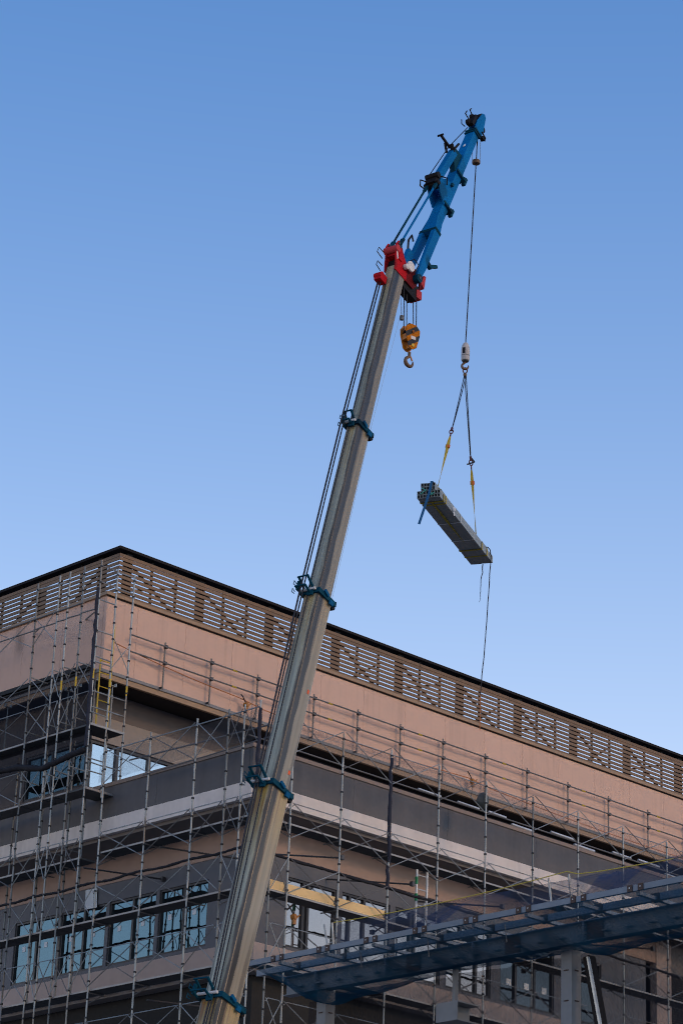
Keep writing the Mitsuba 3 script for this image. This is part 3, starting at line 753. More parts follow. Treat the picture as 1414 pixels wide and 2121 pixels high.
MB().bar((41.25, 35.05, 12.45), (41.25, 33.6, 6.0), .17, .22, X).build('raker', 'm_greasy', GA)
MB().bar((41.12, 34.97, 12.42), (41.12, 33.49, 6.0), .04, .07, X).build('raker_edge', 'm_chrome', GA)
MB().bar((41.13, 34.86, 11.9), (41.13, 33.52, 6.0), .05, .06, X).build('raker_tube', 'm_chrome', GA)
for (y0, y1) in ((41.94, 41.80), (41.68, 41.61), (35.13, 35.05), (34.57, 34.50), (38.75, 38.7)):
    MB().tube([(40.03, y1, 13.405), (40.03, y0, 13.92)], .024, 8).build('guard_post', 'm_galv', GA, smooth=35)
for y0 in (41.0, 38.9, 36.6):
    MB().tube(sag((40.3, y0, 13.2), (40.3, y0 - .06, 12.8), 0), .012, 5).build('hanging_chain', 'm_galv_dull', GA)
k = MB().tube(np.vstack([sag((40.0, 41.6, 13.91), (40.0, 35.6, 13.93), .06, 20), sag((40.0, 34.6, 13.98), (40.0, 34.3, 13.88), .0, 4), sag((40.0, 34.2, 13.86), (40.0, 28, 13.80), .05, 20)[1:]]), .011, 5).build('guide_rope', 'm_yellow_rope', None, smooth=True)
tag(k, 'yellow rope along the top edge of the blue net over the gantry', 'rope')
def upnet(u, v):
    y = 41.5 - u * 13.5
    x = 40.02 + .10 * math.sin(u * 31) * (1 - v) * v * 4 - .12 * v * (1 - v)
    return (x, y, 13.41 + v * (.43 + .03 * math.sin(u * 9)))
k = sheet(upnet, 90, 6).build('safety_net', 'm_net_blue_thin', None, smooth=True)
tag(k, 'thin blue safety net hung from the yellow rope above the gantry edge beam', 'net')
def cloth(u, v):
    y = (39.6 - 1.2 * u) * (1 - v) + (38.3 - .65 * u) * v
    return (40.09 + .10 * v + .03 * math.sin(u * 19 + v * 4), y, 13.42 + .38 * v + .015 * math.sin(u * 23))
k = sheet(cloth, 16, 5).build('safety_net', 'm_net_flap', None, smooth=True)
tag(k, 'folded blue net flap draped over the gantry beside the ladder', 'net')
k = sheet(lambda u, v: (40.09 + .12 * v + .03 * math.sin(u * 21 + v * 5), (34.3 - 1.1 * u) * (1 - v) + (33.85 - 1.25 * u) * v, 13.42 + .40 * v + .015 * math.sin(u * 22)), 20, 5).build('safety_net', 'm_net_flap', None, smooth=True)
tag(k, 'folded blue net flap on the gantry edge beam at far right', 'net')
edge = [(44.4, 13.3), (43.95, 12.97), (43.1, 12.45), (42.5, 12.30), (41.9, 12.40), (41.0, 12.42), (40.4, 12.55), (39.0, 12.68), (37.0, 12.60), (35.9, 12.60), (35.3, 12.62), (34.8, 12.42), (34.4, 12.36), (33.4, 12.48), (32.0, 12.46), (28, 12.4)]
ey, ez = np.array([e[0] for e in edge])[::-1], np.array([e[1] for e in edge])[::-1]
def wrap(u, v):
    """slung from the edge beam, down in front of the girder, bunched along its lowest fold and up behind; v runs across"""
    y = 44.3 - u * 16.2
    zl = float(np.interp(y, ey, ez))
    if v < .55:
        q = v / .55
        x = 39.97 + .95 * q ** 1.6
        z = 13.27 - (13.27 - zl) * math.sin(q * math.pi / 2) ** .85
    else:
        q = (v - .55) / .45
        x = 40.92 + .85 * q
        z = zl + (12.80 - zl) * q ** 2
    w = math.sin(min(1, v * 1.6) * math.pi)
    return (x + .08 * w * math.sin(y * 3.1 + v * 5) + .02 * math.sin(y * 11), y, z + .05 * w * math.sin(y * 5.3 + v * 9))
NU, NV = 170, 14
wv = np.array([wrap(i / NU, j / NV) for i in range(NU + 1) for j in range(NV + 1)])
wuv = np.array([(min(1, (j / NV) / .55), i / NU) for i in range(NU + 1) for j in range(NV + 1)])
wf = np.array([[i * (NV + 1) + j, (i + 1) * (NV + 1) + j, (i + 1) * (NV + 1) + j + 1, i * (NV + 1) + j + 1] for i in range(NU) for j in range(NV)])
k = key_for('safety_net', None)
scene[k] = mikit.ply((wv, wf), 'm_net_blue', smooth=True, uv=wuv)
tag(k, 'deep blue safety net slung under the girder of the gantry', 'net')

# ------------------------------------------------------------------ crane
P0 = V3(35.715, 40.561, 10.760)
ax = unit(V3(41.228, 41.519, 31.117) - P0)
hd = unit(V3(ax[0], ax[1], 0)); lat = np.cross(Z, hd); btop = np.cross(lat, ax); btop = btop if btop[2] > 0 else -btop
def bp(s, t, l=0.0): return P0 + ax * s + btop * t + lat * l
CR = thing('crane', 'telescopic crane boom of stained bare steel with red head and blue jib', 'crane')

def boom_section(s0, s1, w, h, vlen, idx):
    r = min(w, h) * .16
    from shapely.geometry import box as sbox
    pts = []
    for cx, cy, a0 in ((w / 2 - r, h / 2 - r, 0), (-w / 2 + r, h / 2 - r, 90), (-w / 2 + r, -h / 2 + r, 180), (w / 2 - r, -h / 2 + r, 270)):
        for a in np.linspace(a0, a0 + 90, 6):
            pts.append((cx + r * math.cos(math.radians(a)), cy + r * math.sin(math.radians(a))))
    pts = np.array(pts)            # (lat, top), anticlockwise from +lat
    d = np.r_[0, np.cumsum(np.linalg.norm(np.diff(np.vstack([pts, pts[:1]]), axis=0), axis=1))]
    ridge = d[8]                    # the near top edge: lat < 0, top > 0
    nn = 14
    v, uv = [], []
    for s in np.linspace(s0, s1, nn):
        for j in range(len(pts) + 1):
            q = pts[j % len(pts)]
            v.append(bp(s, q[1], q[0])); du = d[j] - ridge; uv.append((10 * idx + (du * .4 / w if -w * 1.3 < du < 0 else min(du, 3)), s - s0 + 5.2 - vlen))
    m1 = len(pts) + 1
    f = [[i * m1 + j, i * m1 + j + 1, (i + 1) * m1 + j + 1, (i + 1) * m1 + j] for i in range(nn - 1) for j in range(m1 - 1)]
    k = key_for('boom_section', CR)
    # normals smooth only round the corners: the flats keep theirs because every corner is six facets
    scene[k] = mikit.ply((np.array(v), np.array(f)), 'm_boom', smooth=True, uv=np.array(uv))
    return k
SEC = [(-13.5, .50, .58, .76), (.50, 5.73, .52, .67), (5.73, 10.94, .45, .58), (10.94, 16.0, .37, .52), (16.0, 21.16, .31, .47)]
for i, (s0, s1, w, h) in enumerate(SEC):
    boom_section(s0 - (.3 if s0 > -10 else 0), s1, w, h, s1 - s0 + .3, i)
# orange marks on the flank of one section
for s in (8.35, 6.2):
    MB().obox(bp(s, -.155, -.229), ax, btop, lat, (.05, .03, .006)).build('mark', 'm_orange_dot', CR)

def collar(s, w, h, k):
    c = MB()
    t = .05
    z = .06
    g = .03
    for (tt, ll, ht, hl) in ((h / 2 + g, 0, t / 2, w / 2 + g), (-h / 2 - g, 0, t / 2, w / 2 + g), (0, w / 2 + g, h / 2 + g + t / 2, t / 2), (0, -w / 2 - g, h / 2 + g + t / 2, t / 2)):
        c.obox(bp(s, tt, ll), ax, btop, lat, (z, ht, hl))
    root = c.build('collar', 'm_blue_dark', CR)
    # wear pad box on the near flank, bright blue
    MB().obox(bp(s + .05, .08, -w / 2 - .075), unit(ax - btop * .35), unit(btop + ax * .35), lat, (.04, .09, .025)).obox(bp(s - .07, -.16, -w / 2 - .065), ax, btop, lat, (.06, .07, .02)).build('pad_box', 'm_blue_mid', root)
    MB().obox(bp(s - .05, h / 2 + .09, -.05), ax, btop, lat, (.10, .025, .08)).build('pad_box', 'm_blue_dark', root)
    MB().tube([bp(s + .02, h / 2 + .10, w * .5), bp(s + .02, h / 2 + .10, -w * .42)], .035, 8).build('roller', 'm_pale', root, smooth=35)
    # rope guide frame standing on the top plate
    gd = MB()
    T1 = h / 2 + .05; T2 = h / 2 + (.33 if k < 3 else .22)
    for ll in (w * .42, -w * .15):
        gd.bar(bp(s + .10, T1, ll), bp(s + .26, T2, ll), .04, .05, lat)
        gd.bar(bp(s - .10, T1, ll), bp(s - .02, T2 + .02, ll), .035, .05, lat)
    gd.bar(bp(s + .26, T2, w * .5), bp(s + .26, T2, -w * .2), .03, .03, ax)
    gd.bar(bp(s - .02, T2 + .02, w * .5), bp(s - .02, T2 + .02, -w * .2), .03, .03, ax)
    gd.obox(bp(s + .05, T2 - .08, w * .46), ax, btop, lat, (.12, .05, .02))
    gd.build('rope_guide', 'm_blue_dark', root)
    lp = MB()
    for ds in (-.16, .06):
        lp.tube([bp(s + ds, T2, w * .45), bp(s + ds + .05, T2 + .08, w * .5), bp(s + ds - .05, T2 + .08, w * .5), bp(s + ds - .05, T2, w * .45)], .012, 5)
    lp.build('guide_loop', 'm_blue_dark', root)
    rl = MB()
    rl.lathe([(0, -.05), (.07, -.05), (.07, .05), (0, .05)], bp(s - .02, -h / 2 - .10, -w * .30), lat, 12)
    rl.tube([bp(s + .12, -h / 2 - .05, -w * .4), bp(s + .16, -h / 2 - .16, -w * .4), bp(s + .05, -h / 2 - .18, -w * .4), bp(s + .03, -h / 2 - .06, -w * .4)], .013, 5)
    rl.build('cable_roller', 'm_greasy', root)
for k, (s0, s1, w, h) in enumerate(SEC[:-1]):
    collar(s1 - .05, w, h, k)

# boom head
hdw = .158
head = 'crane__boom_head'
core = MB().obox(bp(21.22, -.10, 0), ax, btop, lat, (.16, .30, .135)).obox(bp(21.05, -.55, 0), ax, btop, lat, (.22, .32, .13))
core.build('boom_head', 'm_greasy', CR)
prof = [(21.0, .26), (21.30, .32), (21.72, .42), (21.88, .36), (21.86, .22), (21.62, .03), (21.40, -.22), (21.0, -.26)]
low = [(21.0, -.262), (21.40, -.222), (21.58, -.40), (21.64, -.60), (21.50, -.74), (21.22, -.72), (21.0, -.60)]
for s in (-1, 1):
    MB().prism([(a - 21, b) for a, b in prof], bp(21, 0, s * hdw), ax, btop, lat, -.016, .016).build('side_plate', 'm_red', head)
    MB().prism([(a - 21, b) for a, b in low], bp(21, 0, s * (hdw + .004)), ax, btop, lat, -.012, .012).build('sheave_plate', 'm_red_dark', head)
MB().obox(bp(21.50, .17, 0), ax, btop, lat, (.04, .13, hdw - .017)).build('cross_plate', 'm_red', head)
MB().tube([bp(21.62, .34, -hdw - .05), bp(21.62, .34, hdw + .05)], .10, 12).build('top_sheave', 'm_red_pale', head, smooth=35)
for l in (-.14, .14):
    MB().tube([bp(21.80, .33, l - .06), bp(21.80, .33, l + .06)], .035, 10).build('bar_pin', 'm_coupler', head, smooth=35)
MB().obox(bp(21.45, .30, -hdw - .022), unit(ax + btop * .5), unit(btop - ax * .5), lat, (.12, .022, .004)).build('sticker', 'm_sticker', head)
MB().obox(bp(21.46, .16, -hdw - .03), ax, btop, lat, (.10, .08, .014)).build('red_housing', 'm_red', head)
MB().lathe([(0, 0), (.135, .0), (.15, .03), (.14, .06), (0, .065)], bp(21.42, -.21, -hdw - .08), -lat, 18).build('white_cover', 'm_pale', head, smooth=40)
MB().lathe([(0, 0), (.075, .0), (.075, .09), (.04, .11), (0, .11)], bp(21.32, -.08, -hdw - .03), -lat, 12).build('lamp', 'm_pale', head, smooth=40)
MB().obox(bp(21.08, -.92, .02), hd, lat, Z, (.11, .17, .115)).build('sheave_block', 'm_red_pale', head)
MB().obox(bp(21.30, -.92, -.10), ax, btop, lat, (.20, .03, .03)).build('sheave_arm', 'm_red_dark', head)
MB().obox(bp(21.06, -.55, .0), ax, btop, lat, (.20, .24, .10)).build('sheave_housing', 'm_greasy', head)
for l in (-.10, -.03, .04, .11):
    MB().tube([bp(21.10, -.62, l - .02), bp(21.10, -.62, l + .02)], .16, 20).build('sheave', 'm_greasy', head, smooth=35)
MB().prism([(-.18, -.05), (.22, -.02), (.20, .06), (-.10, .12)], bp(21.58, -1.03, -.08), ax, btop, lat, -.05, .05).build('tab', 'm_red_pale', head)
# rope sheave bracket on the upper back, with hose loops
MB().obox(bp(20.62, .40, .10), ax, btop, lat, (.11, .13, .10)).build('rope_bracket', 'm_red', head)
MB().tube([bp(20.66, .46, .0), bp(20.66, .46, .22)], .10, 14).build('rope_sheave', 'm_red', head, smooth=35)
hz = MB()
hz.tube([bp(21.55, .42, .2), bp(21.62, .56, .26), bp(21.46, .58, .27), bp(21.34, .40, .2)], .014, 5)
hz.tube([bp(21.15, .34, .2), bp(21.2, .50, .25), bp(21.06, .52, .25), bp(20.95, .36, .2)], .014, 5)
hz.tube([bp(21.55, -.15, -.2), bp(21.70, -.25, -.3), bp(21.62, -.42, -.34), bp(21.40, -.45, -.22)], .016, 5)
hz.build('hose', 'm_cable', head)

# jib
J0 = V3(41.857, 41.628, 31.167)
jx = unit(V3(.429, .075, .900)); jt = np.cross(lat, jx); jt = jt if jt[2] > 0 else -jt
def jp(t, o, l=0.0): return J0 + jx * t + jt * o + lat * l
jib = 'crane__jib'
def frustum(m, t0, t1, w0, h0, w1, h1, o0=0., o1=0.):
    v = []
    for t, w, h, o in ((t0, w0, h0, o0), (t1, w1, h1, o1)):
        v += [jp(t, o - h / 2, -w / 2), jp(t, o - h / 2, w / 2), jp(t, o + h / 2, w / 2), jp(t, o + h / 2, -w / 2)]
    return m.add(v, [[0, 1, 5, 4], [1, 2, 6, 5], [2, 3, 7, 6], [3, 0, 4, 7], [0, 3, 2, 1], [4, 5, 6, 7]])
m = frustum(MB(), 2.55, 6.45, .295, .265, .275, .245)
frustum(m, 1.95, 2.55, .50, .25, .295, .265)
m.build('jib', 'm_blue', CR)
for l in (-1, 1):
    q = MB()
    v = []
    for t, w, h, o, c in ((-.05, .07, .16, .0, .235), (.55, .09, .24, .0, .235), (1.95, .13, .26, .0, .19)):
        v += [jp(t, o - h / 2, l * c - w / 2), jp(t, o - h / 2, l * c + w / 2), jp(t, o + h / 2, l * c + w / 2), jp(t, o + h / 2, l * c - w / 2)]
    fcs = []
    for b in (0, 4):
        fcs += [[b, b + 1, b + 5, b + 4], [b + 1, b + 2, b + 6, b + 5], [b + 2, b + 3, b + 7, b + 6], [b + 3, b, b + 4, b + 7]]
    fcs += [[0, 3, 2, 1], [8, 9, 10, 11]]
    q.add(v, fcs).build('fork_leg', 'm_blue', jib)
    MB().tube([jp(0, 0, l * .235 - .09), jp(0, 0, l * .235 + .09)], .12, 14).build('pivot', 'm_blue_dark', jib, smooth=35)
MB().tube([jp(0, 0, -.34), jp(0, 0, .34)], .05, 10).build('pivot_pin', 'm_coupler', jib, smooth=35)
MB().obox(jp(.80, .20, .235), jx, jt, lat, (.30, .10, .06)).build('lug', 'm_blue', jib)
MB().tube([jp(1.55, .20, .27), jp(1.70, .30, .30), jp(1.45, .34, .30), jp(1.15, .25, .28)], .03, 6).build('hose', 'm_cable', jib)
cl = MB()
for t in (1.97, 2.03):
    frustum(cl, t - .02, t + .02, .525, .28, .525, .28)
cl.build('collar_band', 'm_blue_dark', jib)
# stowage brackets on the belly
for t in (3.15, 4.55):
    MB().obox(jp(t, -.19, 0), jx, jt, lat, (.05, .055, .23)).obox(jp(t, -.02, -.19), jx, jt, lat, (.035, .20, .02)).obox(jp(t + .06, -.30, -.12), jx, jt, lat, (.13, .04, .05)).build('belly_bracket', 'm_blue_dark', jib)
MB().obox(jp(.78, -.20, -.235), jx, jt, lat, (.05, .09, .05)).bar(jp(.80, -.24, -.235), jp(1.05, -.46, -.235), .09, .07, lat).build('stop_arm', 'm_blue_dark', jib)
# tension strut along the back with its links and bars
st = MB().bar(jp(3.75, .55), jp(5.12, .40), .20, .17, lat); st.build('tension_strut', 'm_blue', jib)
MB().prism([(4.55, .10), (5.30, .10), (5.22, .46), (4.95, .50), (4.80, .32)], J0, jx, jt, lat, -.08, .08).build('strut_bracket', 'm_blue_dark', jib)
yb = MB().bar(jp(5.05, .45, -.05), jp(5.20, .62, -.05), .06, .10, lat).bar(jp(5.15, .55, .02), jp(5.20, .98, .08), .05, .06, lat).bar(jp(5.20, .98, .0), jp(5.20, .98, .18), .04, .05, jx).bar(jp(5.10, .50, -.10), jp(5.45, .42, -.10), .05, .05, lat).bar(jp(5.0, .52, .10), jp(5.20, .72, .10), .05, .05, lat)
yb.build('rope_fork', 'm_greasy', jib)
hs = MB().obox(jp(3.52, .60), jx, jt, lat, (.17, .13, .16)).tube([jp(3.62, .72, -.2), jp(3.62, .72, .2)], .09, 10).tube([jp(3.40, .62, -.22), jp(3.40, .62, .24)], .07, 10)
hs.tube([jp(3.45, .72, .15), jp(3.36, .88, .22), jp(3.20, .80, .22), jp(3.22, .66, .18)], .02, 5).tube([jp(3.7, .62, -.15), jp(3.78, .45, -.25), jp(3.6, .36, -.25)], .02, 5)
hs.build('link_block', 'm_greasy', jib)
br = MB()
for l in (-.175, .175):
    br.prism([(3.05, .12), (3.95, .12), (3.80, .42), (3.62, .60), (3.42, .60), (3.22, .42)], J0 + lat * l, jx, jt, lat, -.018, .018)
br.build('link_bracket', 'm_blue', jib)
MB().obox(jp(3.85, .16, -.02), jx, jt, lat, (.05, .04, .24)).build('link_bracket_rib', 'm_blue_dark', jib)
for l in (-.145, .145):
    p0, p1 = jp(.28, .94, l), jp(3.38, .63, l)
    d = unit(p1 - p0)
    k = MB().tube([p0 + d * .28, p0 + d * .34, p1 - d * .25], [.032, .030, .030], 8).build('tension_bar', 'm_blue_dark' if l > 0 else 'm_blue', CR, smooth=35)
    MB().lathe([(0, -.03), (.085, -.03), (.085, .03), (0, .03)], p0 + d * .03, lat, 12).bar(p0 + d * .05, p0 + d * .32, .06, .11, lat).build('bar_eye', 'm_blue_dark', k)
    MB().bar(p1 - d * .28, p1, .06, .09, lat).build('bar_end', 'm_blue_dark', k)
# jib tip
tp = MB()
for t in (6.43, 6.52):
    frustum(tp, t - .025, t + .025, .35, .31, .35, .31)
tp.build('tip_collar', 'm_blue_dark', jib)
for l in (-.10, .10):
    MB().prism([(6.40, .11), (6.90, .15), (7.32, .08), (7.40, -.02), (7.34, -.11), (6.85, -.22), (6.62, -.22), (6.45, -.14)], J0 + lat * l, jx, jt, lat, -.014, .014).build('tip_plate', 'm_blue', jib)
for t, o, r in ((7.20, .0, .14), (6.92, -.17, .12)):
    MB().tube([jp(t, o, -.10), jp(t, o, .10)], r, 16).build('tip_sheave', 'm_greasy', jib, smooth=35)
sk = MB().lathe([(0, -.05), (.09, -.05), (.09, .05), (0, .05)], jp(6.72, .28, .05), lat, 12).lathe([(0, -.04), (.08, -.04), (.08, .04), (0, .04)], jp(7.02, .24, .05), lat, 12)
sk.tube([jp(6.9, .28, .1), jp(7.0, .42, .16), jp(7.15, .40, .16)], .018, 5).tube([jp(7.15, .2, .1), jp(7.28, .34, .14), jp(7.38, .30, .14)], .018, 5).tube([jp(6.6, .25, .15), jp(6.58, .38, .18), jp(6.7, .44, .18)], .015, 5)
sk.obox(jp(6.85, .22, 0), jx, jt, lat, (.20, .05, .09))
sk.build('rope_keeper', 'm_greasy', jib)
MB().obox(jp(6.56, -.26, -.14), jx, jt, lat, (.05, .06, .05)).tube([jp(6.7, -.12, -.16), jp(6.62, -.3, -.2), jp(6.5, -.32, -.2)], .02, 5).build('limit_switch', 'm_greasy', jib)
MB().obox(jp(5.78, .143, -.02), jx, jt, lat, (.05, .004, .03)).build('sticker', 'm_sticker', jib)

# ropes of the crane
rp = MB().tube([jp(3.62, .80, .05), jp(5.15, .60, .02), jp(6.5, .25, .03)], .014, 5); rp.build('jib_rope', 'm_cable', CR, smooth=35)
for l, dt, r in ((.14, 0.0, .022), (.08, -.03, .017), (.02, -.17, .015)):
    # the ropes run over the guide of every collar and come down towards the winch
    pts = [bp(20.60, .42 + dt, l), bp(15.95, .53 + dt * 1.2, l), bp(10.9, .55 + dt, l - .02), bp(5.7, .52 + dt * .8, l - .06), bp(.45, .46 + dt * .3, l - .20), bp(-8, .60, l - .2)]
    MB().tube(pts, r, 6, True).build('hoist_rope', 'm_cable', CR, smooth=35)
MB().tube([bp(20.4, -.56, 0), bp(16.3, -.44, 0), bp(11.4, -.485, 0), bp(6.2, -.44, 0), bp(.4, -.55, 0)], .004, 5).build('signal_cable', 'm_wire_pale', CR, smooth=35)
HBC = P0 + hd * 6.32; HBC[2] = 0
he = unit(rh * .79 + fh * .61); hn = unit(rh * .61 - fh * .79)
HZ = 29.19
tops = [(41.446, 41.414, 30.75), (41.674, 41.535, 30.85), (42.101, 41.731, 31.0), (42.351, 41.856, 31.15)]
bots = [HBC + he * x + hn * y + Z * (HZ + .58) for x, y in ((-.165, -.05), (-.155, .05), (.155, -.05), (.165, .05))]
# the falls of the hook block: two over each sheave, side by side
for i, (q0, q1) in enumerate(zip(tops, bots)):
    MB().tube([q0, q1], .013, 6).build('hoist_rope', 'm_cable', CR, smooth=35)
MB().tube([(41.29, 41.367, 30.40), (41.357, 41.379, 29.88)], .008, 5).build('limit_chain', 'm_galv_dull', CR)
MB().lathe([(0, -.06), (.05, -.06), (.055, 0), (.05, .06), (0, .06)], (41.36, 41.38, 29.83), Z, 12).build('limit_weight', 'm_galv_dull', CR, smooth=40)
TIPR = V3(44.895, 42.156, 37.40)
BALL = V3(44.496, 42.086, 30.53)
MB().tube([TIPR, BALL], .016, 6).build('hoist_rope', 'm_cable', CR, smooth=35)
DC = TIPR + (BALL - TIPR) * .172
MB().lathe([(.03, -.05), (.105, -.05), (.115, -.03), (.115, .03), (.105, .05), (.03, .05)], DC, Z, 18).build('limit_weight', 'm_hook', CR, smooth=40)
for s in (-1, 1):
    MB().tube([DC + rh * s * .105 + Z * .03, DC + rh * (s * .115 + .0) + Z * (1.0 if s > 0 else .62)], .007, 5).build('limit_chain', 'm_galv_dull', CR)

# hook block
HB = thing('hook_block', 'orange and grey striped hook block hanging idle from the boom head', 'hook block')
plate = [(-.13, .72), (.11, .72), (.235, .60), (.225, .42), (.13, .08), (.035, .015), (-.035, .015), (-.13, .08), (-.225, .42), (-.235, .58)]
def hbp(x, y, z): return HBC + he * x + hn * y + Z * (HZ + z)
for s in (-1, 1):
    from shapely.geometry import Polygon
    m = trimesh.creation.extrude_polygon(Polygon(plate), .02, engine='earcut')
    v = np.array(m.vertices)
    w = HBC + Z * HZ + v[:, :1] * he + v[:, 1:2] * Z + (v[:, 2:] - .01 + s * .11) * hn
    k = key_for('cheek_plate', HB)
    f = np.array(m.faces)[:, ::-1]
    if s > 0:
        scene[k] = mikit.ply((w, f), 'm_stripes', smooth=False, uv=np.stack([v[:, 0], v[:, 1]], 1))
    else:
        scene[k] = mikit.ply((w, f), 'm_orange', smooth=False)
for y in (-.045, .045):
    MB().tube([hbp(0, y - .025, .46), hbp(0, y + .025, .46)], .17, 20).build('sheave', 'm_greasy', HB, smooth=35)
MB().obox(hbp(0, 0, .12), he, hn, Z, (.06, .098, .06)).build('crosshead', 'm_orange', HB)
MB().obox(hbp(-.14, 0, .36), he, hn, Z, (.04, .099, .08)).build('guard', 'm_orange', HB)
MB().lathe([(0, 0), (.045, 0), (.045, .02), (0, .02)], hbp(.0, .122, .12), hn, 12).build('pin_cap', 'm_yellow', HB)
MB().lathe([(0, 0), (.04, 0), (.04, .03), (0, .03)], hbp(0, .122, .50), hn, 12).build('pin_cap', 'm_stripes', HB)
MB().obox(hbp(.02, .1225, .34), he, Z, hn, (.075, .045, .001)).build('rating_plate', 'm_pale', HB)
def hook_curve(o, sc, dirh):
    ang = np.radians(np.linspace(95, -200, 22))
    pts = [o + Z * (sc * 1.1), o + Z * (sc * .62)]
    c = o - Z * .0
    for a in ang[2:]:
        pts.append(c + dirh * (math.cos(a) * sc * .5) * 1.0 + Z * math.sin(a) * sc * .5)
    r = np.r_[sc * .17, sc * .17, np.interp(np.arange(20), [0, 8, 14, 19], [sc * .16, sc * .22, sc * .17, sc * .06])]
    return np.array(pts), r
hk, r = hook_curve(HBC + Z * 28.88, .245, -he)
MB().tube(hk, r, 10).build('hook', 'm_hook', HB, smooth=40)
MB().bar(HBC + he * .03 + Z * 29.06, HBC + he * .10 + Z * 28.93, .03, .03).build('latch', 'm_orange', HB)

# ball hook with the load
BH = thing('ball_hook', 'pale capsule-shaped weight with a small hook carrying the slings', 'hook')
MB().lathe([(0, .0), (.05, -.01), (.085, -.06), (.108, -.14), (.114, -.22), (.114, -.385)], BALL, Z, 22).build('weight', 'm_ball', BH, smooth=40)
MB().lathe([(.112, -.388), (.112, -.398)], BALL, Z, 22).build('joint', 'm_balldark', BH)
MB().lathe([(.114, -.40), (.116, -.50), (.10, -.53)], BALL, Z, 22).build('weight_base', 'm_ball', BH, smooth=40)
MB().lathe([(.10, -.53), (.085, -.56), (0, -.56)], BALL, Z, 22).build('weight_foot', 'm_balldark', BH, smooth=40)
sd = unit(-rh * .45 - fh)
MB().obox(BALL + sd * .098 - Z * .27, sd, unit(np.cross(sd, Z)), Z, (.016, .036, .085)).build('slot', 'm_net_black', BH)
hk2, r2 = hook_curve(BALL - Z * .69, .17, -rh)
MB().tube(hk2, r2, 9).build('hook', 'm_hook', BH, smooth=40)
# ring and slings
RING = BALL - Z * .80
def torus(c, R, r, ax1, ax2, n=16):
    a = np.linspace(0, 2 * np.pi, n + 1)
    return [c + ax1 * R * math.cos(t) + ax2 * R * math.sin(t) for t in a]
WS = thing('wire_sling', 'pair of wire rope slings hanging from the ball hook with shackles', 'sling')
MB().tube(torus(RING - Z * .02, .055, .016, rh, Z * 1.5), .017, 7).build('ring', 'm_shackle', WS)
MB().sphere(RING - Z * .14, V3(.05, .05, .06), 1).build('ring_knot', 'm_hook', WS, smooth=True)

# tube bundle, 4.6 m long, level
bc = np.array([V3(41.038, 40.306, 24.4), V3(41.221, 39.768, 24.4), V3(45.27, 41.703, 24.4), V3(45.109, 42.314, 24.4)]) * (25.1 / 24.4)
near, far = (bc[0] + bc[1]) / 2, (bc[2] + bc[3]) / 2
bd = unit(far - near); bs = unit(np.cross(bd, Z))      # bs: to the right seen from the near end
BLn = np.linalg.norm(far - near)
TB = thing('tube_bundle', 'bundle of square grey steel tubes hanging level in slings against the sky', 'tubes')
ts, tz = .0745, .096
zb_ = 25.1
def tube_sq(col, row, ncol, shift):
    c = near + bs * ((col - (ncol - 1) / 2) * ts + shift) + Z * (row * tz * 1.02 + tz / 2)
    o = rng.uniform(-.012, .012)
    m = MB()
    hw, hz_, wt = ts / 2 - .0015, tz / 2 - .0015, .009
    for dx, dz, wx, wz in ((0, hz_ - wt / 2, hw, wt / 2), (0, -hz_ + wt / 2, hw, wt / 2), (hw - wt / 2, 0, wt / 2, hz_ - wt), (-hw + wt / 2, 0, wt / 2, hz_ - wt)):
        m.obox(c + bd * (BLn / 2 + o) + bs * dx + Z * dz, bd, bs, Z, (BLn / 2, wx, wz))
    k = m.build('tube', 'm_tube', TB)
    MB().obox(c + bd * (.35 + BLn / 2), bd, bs, Z, (BLn / 2 - .4, hw - wt - .001, hz_ - wt - .001)).build('bore', 'm_tube_in', k)
for row in range(2):
    for col in range(8):
        tube_sq(col, row, 8, 0)
for row in (2, 3):
    for col in range(5):
        tube_sq(col, row + .12, 5, -.02)
def band(d, mat, w=.03, name='band', up=True):
    hw, H = ts * 4 + .008, tz * 2 * 1.02 + .01
    p = near + bd * d + Z * .0
    m = MB()
    m.obox(p - Z * .004, bd, bs, Z, (w, hw, .003))
    for s in (-1, 1):
        m.obox(p + bs * s * (hw + .002) + Z * H / 2, bd, bs, Z, (w, .003, H / 2 + .004))
        q0, q1 = p + bs * s * hw + Z * H, p + bs * (s * ts * 2.6 - .02) + Z * (tz * 4.2)
        m.bar(q0, q1, .006, w * 2, bd)
    m.obox(p + Z * (tz * 4.2) - bs * .02, bd, bs, Z, (w, ts * 2.6, .003))
    m.build(name, mat, TB)
band(.48, 'm_strap_yellow', .03); band(BLn - .55, 'm_strap_yellow', .03); band(1.75, 'm_sticker', .008); band(2.95, 'm_sticker', .008)
for (c0, z0, c1, z1) in ((-.17, .26, -.06, .19), (-.20, .10, -.06, .20), (.06, .12, .12, .06), (.06, .06, .16, .12)):
    MB().bar(near - bd * .03 + bs * c0 + Z * z0, near - bd * .03 + bs * c1 + Z * z1, .012, .02, bd).build('tape', 'm_tape', TB)
MB().sphere(near + bd * 1.05 + bs * (ts * 4 + .03) + Z * .07, V3(.05, .05, .06), 1).bar(near + bd * 1.06 + bs * (ts * 4 + .03) + Z * .05, near + bd * 1.07 + bs * (ts * 4 + .05) - Z * .10, .02, .03).build('knot', 'm_sticker', TB)
